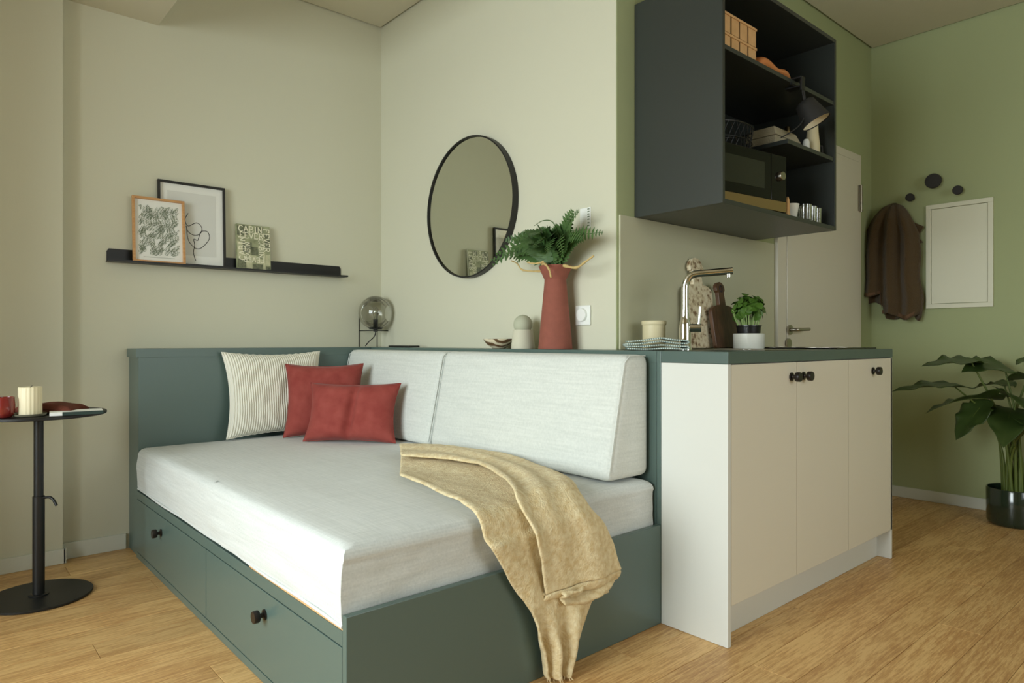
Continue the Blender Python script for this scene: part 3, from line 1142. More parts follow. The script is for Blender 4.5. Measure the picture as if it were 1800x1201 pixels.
Bm().lathe([(.0001, .165), (.008, .167), (.010, .176), (.018, .195), (.021, .212), (.017, .229), (.009, .237), (.0001, .239)], (lx, ly, Z0), 24).build('bulb', M['clear'], lm, smooth=180)
pa = Vector((lx, ly, Z0 + .092))
Bm().tube([pick([pa, pa - Rv * .006 + Vector((0, 0, -.03)) - Dv * .01, pa - Rv * .035 - Dv * .03 + Vector((0, 0, -.062)), pa - Rv * .053 - Dv * .04 + Vector((0, 0, -.087))], i / 12) for i in range(13)], .003, 8).build('cable', M['black_matt'], lm, smooth=60)

ph = thing('phone', (.10, .42, Z0), 'flat black phone lying beside the globe lamp', 'phone')
Bm().box(.062, .138, .315, .525, Z0, Z0 + .0095).build('body', M['plastic'], ph, bevel=.003, seg=3)
Bm().box(.066, .134, .325, .515, Z0 + .0096, Z0 + .0102).build('screen', M['dark_glass'], ph)

bc = (.088, 1.238, Z0)
tag(Bm().lathe([(0.0001, 0.0000), (0.0306, 0.0000), (0.0354, 0.0038), (0.0578, 0.0190), (0.0721, 0.0380), (0.0741, 0.0451), (0.0721, 0.0451), (0.0558, 0.0247), (0.0340, 0.0104), (0.0001, 0.0085)], bc, 48,
               ).build('bowl', M['marble'], smooth=60), 'small brown and cream swirled bowl on the back ledge', 'bowl')
mx_, my_ = .10, 1.420
ml = thing('pepper_mill', (mx_, my_, Z0), 'putty coloured mill with round sage top beside the bowl', 'mill')
Bm().lathe([(0.0001, 0.0000), (0.0528, 0.0000), (0.0539, 0.0040), (0.0532, 0.0120), (0.0448, 0.0830), (0.0437, 0.0860), (0.0001, 0.0860)], (mx_, my_, Z0), 40).build('body', M['stonew'], ml, smooth=40)
pr_ = [(.0001, .0865)] + [(.0435 * math.cos(-.55 + (PI / 2 + .55) * i / 20) if i < 20 else .0001, .0865 + .0228 + .0435 * math.sin(-.55 + (PI / 2 + .55) * i / 20)) for i in range(21)]
Bm().lathe(pr_, (mx_, my_, Z0), 40).build('knob_top', M['stoneg'], ml, smooth=60)

vx, vy = .095, 1.622
tag(Bm().lathe([(0.0001, 0.0000), (0.0720, 0.0000), (0.0735, 0.0030), (0.0470, 0.2900), (0.0467, 0.2980), (0.0713, 0.3520), (0.0720, 0.3560), (0.0691, 0.3560), (0.0441, 0.3000), (0.0441, 0.2870), (0.0684, 0.0120), (0.0001, 0.0120)], (vx, vy, Z0), 56).build('vase', M['terracotta'], smooth=25),
    'tall terracotta vase with flared rim holding the fern', 'vase')

# fern
fz = Z0 + .350
fern = thing('fern_bunch', (vx, vy, fz), 'bunch of dark green fern fronds with tan roots in the vase', 'plant')


def frond(pts, width, npin=17, twist=0.0, curl=1.0):
    """arching stalk with paired toothed leaflets"""
    b = Bm()
    n = 18
    path = [Vector(pick(pts, i / n)) for i in range(n + 1)]
    b.tube(path, [.0022 * (1 - .7 * i / n) + .0004 for i in range(n + 1)], 5)
    for k in range(npin):
        t = .20 + .78 * k / (npin - 1)
        p = Vector(pick(pts, t))
        d_ = (Vector(pick(pts, min(1, t + .03))) - Vector(pick(pts, t - .03))).normalized()
        up = Vector((.9, .15, .35 + twist)).normalized()
        sd = d_.cross(up)
        if sd.length < 1e-3:
            continue
        sd.normalize()
        nr = sd.cross(d_).normalized()
        ln = width * (math.sin(PI * (.18 + .80 * t)) ** .8 + .06)
        for s in (-1, 1):
            dr = (sd * s + d_ * .45 + nr * .14 * curl).normalized()
            wv = (d_ - dr * d_.dot(dr)).normalized()
            # leaflet outline, serrated
            L = ln * random.uniform(.85, 1.1)
            w = L * .22 + .0015
            mid = [p + dr * (L * f) - nr * (.10 * L * f * f) for f in (0, .25, .5, .75, 1)]
            ws = [.25, 1.0, .85, .55, 0]
            prev = None
            for m_, w_ in zip(mid, ws):
                e1 = b.bm.verts.new(m_ + wv * w * w_ * (1 if w_ else 0) + nr * .0006)
                e2 = b.bm.verts.new(m_ - wv * w * w_ * .8)
                if prev:
                    b.bm.faces.new((prev[0], e1, e2, prev[1]))
                prev = (e1, e2)
    return b


o0 = Vector((vx, vy, fz))
FR = [  # (dx, dy, dz of tip), arch height, leaflet width
    ((.05, .185, .210), .06, .052), ((.02, .12, .225), .03, .060), ((.06, .32, .105), .07, .045), ((.10, .25, .085), .08, .048),
    ((.05, -.27, .085), .06, .046), ((.09, -.22, .135), .07, .045), ((.12, -.29, .050), .05, .042), ((.06, -.16, .155), .06, .048),
    ((.14, -.12, .120), .08, .052), ((.16, .02, .120), .09, .055), ((.14, .12, .110), .08, .052), ((.05, -.05, .165), .05, .050),
    ((.03, .05, .170), .05, .050), ((.18, -.18, .060), .09, .048), ((.18, .14, .040), .10, .046), ((.10, .06, .150), .06, .050),
    ((.12, -.06, .150), .06, .050), ((.15, -.24, .020), .10, .040), ((.16, .20, .030), .11, .040), ((.21, -.05, .050), .10, .046),
    ((.20, .08, .060), .10, .046), ((.04, -.20, .040), .08, .038), ((.03, .20, .120), .06, .044), ((.10, -.15, .060), .07, .05),
    ((.10, .10, .060), .07, .05), ((.14, .0, .070), .06, .05)]
for i, (tipd, arch, wd) in enumerate(FR):
    t = Vector(tipd)
    base = o0 + Vector((random.uniform(-.03, .04), random.uniform(-.04, .04), -.03))
    mid = o0 + t * .55 + Vector((0, 0, arch * .8))
    tip = o0 + t
    q1 = o0 + t * .22 + Vector((0, 0, arch * .6))
    frond([base, q1, mid, tip], wd, npin=15 + i % 4, twist=random.uniform(-.3, .4)).build('frond', M['leaf_fern'], fern, smooth=60)
# one bare curling frond tip
Bm().tube([pick([o0 + Vector((.03, .06, .10)), o0 + Vector((.03, .02, .185)), o0 + Vector((.03, -.04, .205)), o0 + Vector((.03, -.10, .190))], i / 14) for i in range(15)], [.003 - .0018 * i / 14 for i in range(15)], 6).build('curled_frond', M['leaf_fern'], fern, smooth=60)
for pts, r in (([(.02, -.06, -.012), (.06, -.14, -.004), (.05, -.19, .03), (.06, -.22, .045)], .0045),
               ([(.06, -.02, .012), (.09, .03, .006), (.105, .07, -.022), (.11, .085, -.055)], .006),
               ([(.03, .08, .0), (.04, .16, -.016), (.05, .22, .002), (.05, .265, .022)], .0065),
               ([(.07, .0, .02), (.10, -.02, .012), (.11, -.06, .020)], .005)):
    Bm().tube([pick([o0 + Vector(p) for p in pts], i / 12) for i in range(13)], [r * (1 + .25 * math.sin(i * 1.9)) * (1 - .04 * i) for i in range(13)], 8).build('root', M['root'], fern, smooth=60)

# switch and card on the mirror wall
sw = thing('light_switch', (.001, 1.700, 1.111), 'white rotary light switch on the wall behind the vase', 'switch')
Bm().box(.0006, .009, 1.657, 1.743, 1.068, 1.154).build('frame', M['white_plastic'], sw, bevel=.004, seg=3)
Bm().cyl((.009, 1.700, 1.113), (.022, 1.700, 1.113), .029, .027, n=32).build('dial', M['white_plastic'], sw, smooth=40, bevel=.002)
wc = thing('wall_thermostat', (.001, 1.712, 1.49), 'small white card on the wall behind the fern tip', 'card')
Bm().box(.0006, .0035, 1.680, 1.742, 1.482, 1.572).build('card', M['white_plastic'], wc, bevel=.001)
b = Bm()
for i in range(7):
    b.box(.0036, .0040, 1.724, 1.736, 1.562 - i * .011 - (.004 if i > 4 else 0), 1.567 - i * .011 - (.004 if i > 4 else 0))
b.build('print', M['ink'], wc)

# round mirror
mr = thing('round_mirror', (.001, .918, 1.325), 'large round wall mirror with thin black frame', 'mirror')
cy_, cz_, rr = .918, 1.689, .362


def rot_x(o_lathe, x0):
    return o_lathe.xf(Matrix.Translation((x0, cy_, cz_)) @ Matrix.Rotation(PI / 2, 4, 'Y'))


rot_x(Bm().lathe([(rr, 0), (rr, .034), (rr - .007, .034), (rr - .007, 0), (rr, 0)], n=96), .001).build('frame', M['black'], mr, smooth=40)
rot_x(Bm().lathe([(.0001, .0), (rr - .0075, 0), (rr - .0075, .004), (.0001, .004)], n=96), .022).build('glass', M['mirror'], mr, smooth=30)

# ------------------------------------------------------------------ picture ledge and what stands on it
SX0, SX1 = .262, 1.483
led = thing('picture_ledge', (.87, 0.001, 1.376), 'long black metal picture ledge on the left wall', 'shelf')
b = Bm()
c_ = .018
out = [(SX0 + .012, 0), (SX1, 0), (SX1, .052), (SX1 - c_ * .5, .066), (SX0 + .012 + c_ * .5, .066), (SX0 + .012, .052)]
b.prism([(p[0], 1.376 + p[1]) for p in out], lambda a, c, d_: (a, d_, c), .0006, .0035)
b.build('back_plate', M['black'], led)
Bm().box(SX0, SX1 + .004, .0037, .074, 1.376, 1.379).box(SX0, SX1 + .004, .0712, .074, 1.379, 1.385).build('shelf_plate', M['black'], led)
LZ = 1.3794


def picture(name, xl, xr, h, y0, y1, fw, depth, fmat, label):
    """frame leaning on the wall: bottom edge back face at y0, top back face at y1"""
    w = xl - xr
    t = thing(name, ((xl + xr) / 2, y0, LZ + .0006), label, 'picture', rot=(math.asin((y0 - y1) / h), 0, 0))
    for nm, q in (('frame_rail', (-w / 2, w / 2, 0, fw)), ('frame_rail', (-w / 2, w / 2, h - fw, h)), ('frame_stile', (-w / 2, -w / 2 + fw, fw, h - fw)), ('frame_stile', (w / 2 - fw, w / 2, fw, h - fw))):
        Bm().box(q[0], q[1], 0, depth, q[2], q[3]).build(nm, fmat, t, local=True, bevel=.0008)
    Bm().box(-w / 2 + fw, w / 2 - fw, .003, .006, fw, h - fw).build('paper', M['paper'], t, local=True)
    Bm().face([(-w / 2 + fw, depth * .6, fw), (w / 2 - fw, depth * .6, fw), (w / 2 - fw, depth * .6, h - fw), (-w / 2 + fw, depth * .6, h - fw)]).build('glazing', M['clear_pic'], t, local=True)
    return t, w


M['clear_pic'] = thin_glass('picture_glass', (0.97, 0.97, 0.96, 1), 0.01)
M['tone'] = mat('pale_print_ground', (226, 226, 221), 0.85)
# line drawing in black frame (x decreases to the right in the photograph)
t1, w1 = picture('framed_drawing', 1.266, .944, .422, .022, .006, .011, .018, M['black_matt'], 'tall black frame with a one-line face drawing on the ledge')
Bm().box(-w1 / 2 + .045, w1 / 2 - .045, .0061, .0064, .055, .375).build('print_ground', M['tone'], t1, local=True)


def flat_stroke(b, pts, r, yv=.0068):
    """ribbon in the x-z plane"""
    P_ = [Vector((p[0], 0, p[1])) for p in pts]
    prev = None
    for i, p in enumerate(P_):
        tdir = (P_[min(i + 1, len(P_) - 1)] - P_[max(i - 1, 0)]).normalized()
        nrm = Vector((-tdir.z, 0, tdir.x)) * r
        a, c = b.bm.verts.new((p.x + nrm.x, yv, p.z + nrm.z)), b.bm.verts.new((p.x - nrm.x, yv, p.z - nrm.z))
        if prev:
            b.bm.faces.new((prev[0], a, c, prev[1]))
        prev = (a, c)


def curve2(pts, n=40):
    return [(v.x, v.y) for v in [pick([(p[0], p[1], 0) for p in pts], i / n) for i in range(n + 1)]]


# screen-right is -x in this local frame
b = Bm()
for pts in ([(.02, .27), (.035, .235), (.02, .205), (-.02, .225), (-.045, .205), (-.04, .175), (-.012, .160), (.02, .175), (.03, .205)],
            [(.028, .20), (.024, .150), (.010, .115), (-.02, .092), (-.05, .105), (-.082, .150), (-.072, .185), (-.042, .182), (-.03, .150), (-.024, .135), (-.006, .140), (-.010, .110), (-.004, .070), (-.014, .030)]):
    flat_stroke(b, curve2(pts, 60), .0017)
b.build('line_art', M['ink_black'], t1, local=True)
# botanical print in oak frame
t2, w2 = picture('framed_print', 1.3835, 1.149, .322, .052, .027, .011, .018, M['oak'], 'smaller oak frame with a grey green leaf print on the ledge')
b = Bm()
rl = random.Random(5)


def sprig(b, x, z, ang, L):
    pts = [(x + L * f * math.cos(ang + .5 * f), z + L * f * math.sin(ang + .5 * f)) for f in [i / 8 for i in range(9)]]
    inside = lambda q: abs(q[0]) < w2 / 2 - .024 and .036 < q[1] < .285
    for i in range(8):
        p0 = pts[i]
        dirn = math.atan2(pts[i + 1][1] - p0[1], pts[i + 1][0] - p0[0])
        for sg in (-1, 1):
            a2 = dirn + sg * .8
            l = .017 * (1 - .4 * i / 8)
            p1 = (p0[0] + math.cos(a2) * l, p0[1] + math.sin(a2) * l)
            m_ = ((p0[0] + p1[0]) / 2, (p0[1] + p1[1]) / 2)
            nx, nz = -math.sin(a2) * .0019, math.cos(a2) * .0019
            if inside(p0) and inside(p1):
                b.face([(p0[0], .0068, p0[1]), (m_[0] + nx, .0068, m_[1] + nz), (p1[0], .0068, p1[1]), (m_[0] - nx, .0068, m_[1] - nz)])


for i in range(9):
    for j in range(8):
        sprig(b, -w2 / 2 + .024 + i * .0235 + (.012 if j % 2 else 0), .026 + j * .032 + rl.uniform(-.006, .006), PI / 2 + rl.uniform(-.9, .5), .058)
b.build('leaf_pattern', M['ink'], t2, local=True)
b = Bm()
b.box(-.07, .07, .0062, .0066, .028, .0295)
b.build('caption_line', M['ink'], t2, local=True)

# book with serif capitals
LET = {
    'C': [[(.95, .80), (.75, .97), (.5, 1), (.2, .88), (.05, .5), (.2, .12), (.5, 0), (.75, .03), (.95, .22)]],
    'A': [[(.02, 0), (.48, 1)], [(.48, 1), (.98, 0)], [(.22, .36), (.75, .36)], [(-.06, 0), (.16, 0)], [(.82, 0), (1.06, 0)]],
    'B': [[(.15, 0), (.15, 1)], [(0, 1), (.55, 1), (.8, .88), (.8, .64), (.55, .53), (.15, .53)], [(.55, .53), (.92, .42), (.92, .12), (.6, 0), (0, 0)]],
    'I': [[(.5, 0), (.5, 1)], [(.3, 0), (.7, 0)], [(.3, 1), (.7, 1)]],
    'N': [[(.12, 0), (.12, 1)], [(.05, 1), (.9, 0)], [(.88, 0), (.88, 1)], [(-.02, 0), (.26, 0)], [(.74, 1), (1.02, 1)]],
    'F': [[(.2, 0), (.2, 1)], [(.05, 1), (.9, 1), (.9, .8)], [(.2, .53), (.7, .53)], [(.05, 0), (.4, 0)]],
    'E': [[(.15, 0), (.15, 1)], [(0, 1), (.88, 1), (.88, .8)], [(.15, .53), (.7, .53)], [(0, 0), (.92, 0), (.92, .2)]],
    'V': [[(.02, 1), (.5, 0)], [(.5, 0), (.98, 1)], [(-.08, 1), (.18, 1)], [(.8, 1), (1.08, 1)]],
    'R': [[(.15, 0), (.15, 1)], [(0, 1), (.6, 1), (.86, .88), (.86, .62), (.6, .5), (.15, .5)], [(.5, .5), (1.0, 0)], [(0, 0), (.32, 0)]],
}


def word(b, txt, ox, oz, size, ang, yv, adv=.98):
    """writes in the x-z plane; screen-right is -x"""
    c, s = math.cos(ang), math.sin(ang)
    cur = 0.0
    for ch in txt:
        wv = .45 if ch == 'I' else .72
        for st in LET[ch]:
            pts = []
            for (a, h_) in st:
                a2 = (a - .5) * (.72) + .5 * wv if ch != 'I' else (a - .5) * .72 + .5 * wv
                gx, gz = (cur + a2) * size, h_ * size
                pts.append((ox - (gx * c - gz * s), oz + gx * s + gz * c))
            flat_stroke(b, pts, size * (.075 if len(st) > 2 or abs(st[0][1] - st[1][1]) > .4 else .04), yv)
        cur += wv * adv + .16


bk = thing('book', (.797, .046, LZ + .0006), 'patchwork cover book with cream capitals on the picture ledge', 'book', rot=(math.radians(5.0), 0, 0))
w3, h3, d3 = .176, .246, .020
Bm().box(-w3 / 2, w3 / 2, -d3 + .0025, -.0025, .002, h3 - .002).build('pages', M['paper'], bk, local=True)
M['cover'] = mat('sage_photo_cover', (176, 178, 140), 0.45, vary=(22, (120, 126, 92), 0.18))
M['cover_dark'] = mat('dark_photo_patch', (74, 78, 58), 0.5, vary=(60, (130, 134, 104), 0.2))
M['cover_pale'] = mat('pale_photo_patch', (206, 202, 166), 0.5, vary=(40, (170, 172, 134), 0.25))
M['cream_ink'] = mat('cream_ink', (236, 232, 206), 0.6)
Bm().box(-w3 / 2, w3 / 2, -.0024, 0, 0, h3).box(-w3 / 2, w3 / 2, -d3, -d3 + .0024, 0, h3).box(w3 / 2, w3 / 2 + .002, -d3, 0, 0, h3).build('cover', M['cover'], bk, local=True)
for (xa, xb, za, zb) in ((.088, .030, .185, .240), (.060, .010, .095, .150), (-.020, .015, .082, .128), (-.060, -.088, .120, .200), (.088, .045, .012, .058), (.010, -.045, .005, .034), (-.06, -.088, .0, .025), (-.01, -.05, .21, .24)):
    Bm().box(min(xa, xb), max(xa, xb), .0001, .0004, za, zb).build('dark_picture', M['cover_dark'], bk, local=True)
for (xa, xb, za, zb) in ((.030, -.01, .05, .080), (-.046, -.059, .0, .10), (.088, .061, .06, .15), (.044, .012, .002, .048), (-.012, -.045, .036, .062), (-.061, -.086, .03, .09)):
    Bm().box(min(xa, xb), max(xa, xb), .0001, .0003, za, zb).build('pale_picture', M['cover_pale'], bk, local=True)
b = Bm()
word(b, 'CABIN', .080, .206, .032, 0, .0007)
word(b, 'FEVER', .076, .172, .030, 0, .0007)
word(b, 'FEVER', -.054, .232, .030, -PI / 2, .0007)
word(b, 'CABIN', -.026, .172, .025, -PI / 2, .0007)
word(b, 'CABIN', .048, .052, .032, PI / 2, .0007)
word(b, 'CABIN', .022, .060, .024, PI / 2, .0007, .9)
word(b, 'FEVER', -.052, .070, .026, PI, .0007)
b.build('title_lettering', M['cream_ink'], bk, local=True)

# ------------------------------------------------------------------ open wall cabinet
CX0, CX1, CY1, CZ0, CZ1 = -.1159, -1.0931, 2.297, 1.5205, 2.4177
cab = thing('wall_cabinet', (-.6, YC, CZ0), 'dark petrol open wall cabinet above the worktop', 'cabinet')
D_ = M['cab']= mat('petrol_cabinet', (53, 57, 53), 0.36, bump=(500, 0.02))
th_ = .018
Bm().box(CX0 - th_, CX0, YC + .001, CY1, CZ0, CZ1).build('side_panel', D_, cab, bevel=.001)
Bm().box(CX1, CX1 + th_, YC + .001, CY1, CZ0, CZ1).build('side_panel', D_, cab, bevel=.001)
Bm().box(CX1 + th_, CX0 - th_, YC + .001, CY1, CZ0, CZ0 + th_).build('bottom_panel', D_, cab, bevel=.001)
Bm().box(CX1 + th_, CX0 - th_, YC + .001, CY1, CZ1 - th_, CZ1).build('top_panel', D_, cab, bevel=.001)
Bm().box(CX1 + th_, CX0 - th_, YC + .001, YC + .009, CZ0 + th_, CZ1 - th_).build('back_panel', D_, cab)
SH1 = 2.125
Bm().box(CX1 + th_, CX0 - th_, YC + .0095, CY1 - .004, SH1 - th_, SH1).build('shelf', D_, cab, bevel=.001)
SH2 = 1.862
Bm().box(CX1 + th_, -.630, YC + .0095, CY1 - .004, SH2 - th_, SH2).build('shelf', D_, cab, bevel=.001)
CB = CZ0 + th_ + .0006

# microwave
mw = thing('microwave', (-.40, 2.09, CB), 'black microwave with steel strip in the wall cabinet', 'microwave')
mx0, mx1, my0, my1, mz0, mz1 = -.655, -.165, 1.93, 2.262, CB + .008, CB + .248
Bm().box(mx0, mx1, my0, my1, mz0, mz1).build('housing', M['plastic'], mw, bevel=.004, seg=2)
dor = Bm().box(mx0 + .105, mx1, my1 + .0006, my1 + .020, mz0 + .045, mz1 - .002).build('door', M['dark_glass'], mw, bevel=.002)
M['mw_window'] = mat('mesh_window', (40, 42, 34), 0.12)
Bm().box(mx0 + .150, mx1 - .045, my1 + .0206, my1 + .0212, mz0 + .085, mz1 - .045).build('window', M['mw_window'], dor)
Bm().box(mx0, mx0 + .104, my1 + .0006, my1 + .020, mz0 + .045, mz1 - .002).build('control_panel', M['dark_glass'], mw, bevel=.002)
Bm().box(mx0, mx1, my1 + .0006, my1 + .0215, mz0 + .001, mz0 + .0445).build('lower_strip', M['microsteel'], mw, bevel=.002)
kb = Bm().lathe([(.0001, 0), (.019, 0), (.019, .012), (.0165, .015), (.0001, .015)], n=28)
kb.xf(Matrix.Translation((mx0 + .042, my1 + .0203, mz0 + .150)) @ Matrix.Rotation(-PI / 2, 4, 'X'))
kb.build('dial', M['steel'], mw, smooth=40)
for sx in (mx0 + .03, mx1 - .03):
    for sy in (my0 + .03, my1 - .03):
        Bm().cyl((sx, sy, CB), (sx, sy, CB + .0085), .012, n=12).build('foot', M['plastic'], mw, smooth=40)

mw.rotation_euler = (0, 0, math.radians(-7))
mw.location.y -= .025

# wire basket on the microwave
wb = thing('wire_basket', (-.40, 2.10, mz1 + .001), 'dark wire basket standing on the microwave', 'basket')
b = Bm()
bz = mz1 + .001
A_, B_ = .150, .095
def ell(a, f, z):
    return (-.430 + A_ * f * math.cos(a), 2.12 + B_ * f * math.sin(a), z)
for f, z, r in ((.78, bz + .003, .003), (.95, bz + .055, .0022), (1.0, bz + .115, .0035)):
    b.tube([ell(2 * PI * i / 40, f, z) for i in range(41)], r, 6, cap=False)
b.build('ring', M['black'], wb, smooth=60)
b = Bm()
for i in range(28):
    a = 2 * PI * i / 28
    for sg in (-1, 1):
        b.tube([ell(a + sg * s * .42, .78 + .22 * s ** .7, bz + .003 + .112 * s) for s in (0, .25, .5, .75, 1)], .0014, 5)
b.build('wire_mesh', M['black'], wb, smooth=60)

# slatted chip-wood boxes on the upper shelf
SZ = SH1 + .0006


def chip_box(z, h, label, name='slatted_box'):
    t = thing(name, (-.285, 2.17, z), label, 'box', 'slatted wooden boxes on the upper cabinet shelf')
    x0_, x1_, y0_, y1_ = -.400, -.160, 2.06, 2.272
    Bm().box(x0_ + .004, x1_ - .004, y0_ + .004, y1_ - .004, z, z + .004).build('base', M['chip'], t)
    n = 4
    w = (x1_ - x0_ - .010 * (n - 1)) / n
    for i in range(n):
        a = x0_ + i * (w + .010)
        for yy in (y1_ - .004, y0_):
            Bm().box(a, a + w, yy, yy + .004, z + .0045, z + h - .006).build('slat', M['chip'], t)
    for xx in (x0_ - .0045, x1_ + .0005):
        Bm().box(xx, xx + .004, y0_, y1_, z + .0045, z + h - .006).build('end_board', M['chip'], t)
    Bm().box(x0_ - .006, x1_ + .006, y1_ + .0005, y1_ + .004, z + h - .009, z + h).box(x0_ - .006, x1_ + .006, y0_ - .004, y0_ - .0005, z + h - .009, z + h).build('rim', M['chip'], t)
    Bm().box(x0_, x1_, y1_ - .009, y1_ - .0055, z + .0045, z + h - .008).build('gap_shade', M['ink_black'], t)  # black sheet standing in for the shade in the slat gaps
    return t


chip_box(SZ, .062, 'lower pale slatted wooden box on the upper cabinet shelf')
chip_box(SZ + .0626, .078, 'upper pale slatted wooden box stacked on the other')

# carved orange wooden dish
def dish():
    b = Bm()

    def fn(u, v):
        x = lerp(-.425, -.735, u)
        hh = 1.5 * (.018 + .026 * math.exp(-((u - .2) / .22) ** 2) + .018 * math.exp(-((u - .75) / .2) ** 2))
        dd = .055 * (1 - (2 * u - 1) ** 4) ** .5 + .002
        a = v * 2 * PI
        e = max(.12, (1 - (2 * u - 1) ** 6))
        return (x, 2.225 + dd * math.cos(a), SZ + hh / 2 * e + hh / 2 * e * math.sin(a))
    b.grid(fn, 36, 20)
    return b


tag(dish().build('carved_dish', M['amber'], smooth=60, weld=True), 'orange brown wooden dish lying on the upper cabinet shelf', 'dish')

# clamp lamp on the shelf edge
cl = thing('clamp_lamp', (-.715, 2.30, SH1 - .03), 'black clamp lamp clipped to the upper cabinet shelf', 'lamp')
kx = -.700
Bm().box(kx - .022, kx + .022, 2.25, 2.325, SH1 + .001, SH1 + .010).box(kx - .014, kx + .014, 2.318, 2.328, SH1 - .05, SH1 + .010).box(kx - .022, kx + .022, 2.255, 2.318, SH1 - .034, SH1 - .027).build('clamp', M['black'], cl, bevel=.002)
Bm().cyl((kx + .055, 2.30, SH1 - .026), (kx - .055, 2.30, SH1 - .026), .0045, n=10).build('clamp_screw', M['black'], cl, smooth=40)
Bm().tube([(kx - .004, 2.322, SH1 - .03), (kx - .008, 2.328, SH1 - .075), (kx - .02, 2.328, SH1 - .10)], .005, 10).cyl((kx + .006, 2.322, SH1 - .03), (kx + .001, 2.328, SH1 - .09), .0032, n=8).build('arm', M['black'], cl, smooth=50)
hd_ax = Vector((-.20, .42, -.88)).normalized()
apex = Vector((kx - .030, 2.315, SH1 - .088))
prs = [(.0001, .0), (.030, .002), (.040, .010), (.044, .03), (.060, .105), (.0605, .108)]
rotm = Matrix.Translation(apex) @ hd_ax.to_track_quat('Z', 'Y').to_matrix().to_4x4()
Bm().lathe(prs, n=40).xf(rotm).build('lamp_shade', M['black_matt'], cl, smooth=50, solid=.0015)
M['shade_in'] = mat('cream_enamel', (236, 226, 196), 0.5)
Bm().lathe([(.0001, .006), (.028, .007), (.037, .013), (.0415, .031), (.0575, .104)], n=40).xf(rotm).build('shade_lining', M['shade_in'], cl, smooth=50)
Bm().lathe([(.0001, .012), (.014, .014), (.018, .04), (.026, .062), (.022, .080), (.0001, .086)], n=20).xf(rotm).build('bulb', M['white_glaze'], cl, smooth=60)
Bm().tube([pick([(kx + .002, 2.328, SH1 - .07), (kx - .005, 2.335, SH1 - .13), (kx + .012, 2.325, SH1 - .19), (kx + .06, 2.30, SH1 - .235), (kx + .085, 2.27, SH1 - .256)], i / 20) for i in range(21)], .0028, 8).build('cable', M['black_matt'], cl, smooth=60)

# egg carton on the small shelf
eg = thing('egg_carton', (-.735, 2.16, SH2), 'grey pulp egg carton on the small cabinet shelf', 'carton')
ez0 = SH2 + .0006
def taper(x0_, x1_, y0_, y1_, z0_, z1_, k):
    return [(x0_ + k, y0_ + k, z0_), (x1_ - k, y0_ + k, z0_), (x1_ - k, y1_ - k, z0_), (x0_ + k, y1_ - k, z0_), (x0_, y0_, z1_), (x1_, y0_, z1_), (x1_, y1_, z1_), (x0_, y1_, z1_)]
Bm().hexa(taper(-.865, -.640, 2.09, 2.235, ez0, ez0 + .034, .010)).build('tray', M['pulp'], eg, bevel=.004, seg=2)
lidb = taper(-.865, -.640, 2.09, 2.235, ez0 + .0355, ez0 + .076, -.0)
lidb = [(-.868, 2.087, ez0 + .0355), (-.637, 2.087, ez0 + .0355), (-.637, 2.238, ez0 + .0355), (-.868, 2.238, ez0 + .0355), (-.850, 2.105, ez0 + .078), (-.655, 2.105, ez0 + .078), (-.655, 2.220, ez0 + .078), (-.850, 2.220, ez0 + .078)]
Bm().hexa(lidb).build('lid', M['pulp'], eg, bevel=.004, seg=2)
# bottle, small jar, jug
bt = thing('glass_bottle', (-1.022, 2.095, SH2), 'slim dark bottle with gilt cap behind the egg carton', 'bottle')
Bm().lathe([(.0001, 0), (.032, 0), (.034, .004), (.034, .085), (.026, .108), (.013, .122), (.012, .140), (.0001, .140)], (-1.022, 2.095, ez0), 28).build('glass', M['green_glass'], bt, smooth=50)
Bm().lathe([(.0001, .1405), (.0135, .1405), (.0135, .176), (.012, .179), (.0001, .179)], (-1.022, 2.095, ez0), 20).build('cap', M['brass'], bt, smooth=40)
tag(Bm().lathe([(.0001, 0), (.014, 0), (.0155, .003), (.0155, .045), (.010, .060), (.0001, .063)], (-.900, 2.245, ez0), 20).build('salt_shaker', M['white_glaze'], smooth=50), 'tiny white shaker between egg carton and jug', 'shaker')
jg = thing('cream_jug', (-.985, 2.235, SH2), 'tall cream jug under the clamp lamp', 'jug')
Bm().lathe([(0.0001, 0.0000), (0.0302, 0.0000), (0.0324, 0.0040), (0.0317, 0.0500), (0.0259, 0.1050), (0.0238, 0.1350), (0.0245, 0.1500), (0.0223, 0.1500), (0.0216, 0.1350), (0.0001, 0.1200)], (-.985, 2.235, ez0), 32).build('body', M['cream'], jg, smooth=50)
Bm().tube([(-1.008, 2.252, ez0 + .045), (-1.022, 2.262, ez0 + .05), (-1.025, 2.262, ez0 + .03), (-1.024, 2.262, ez0 + .012)], .004, 8).build('handle', M['black_matt'], jg, smooth=60)

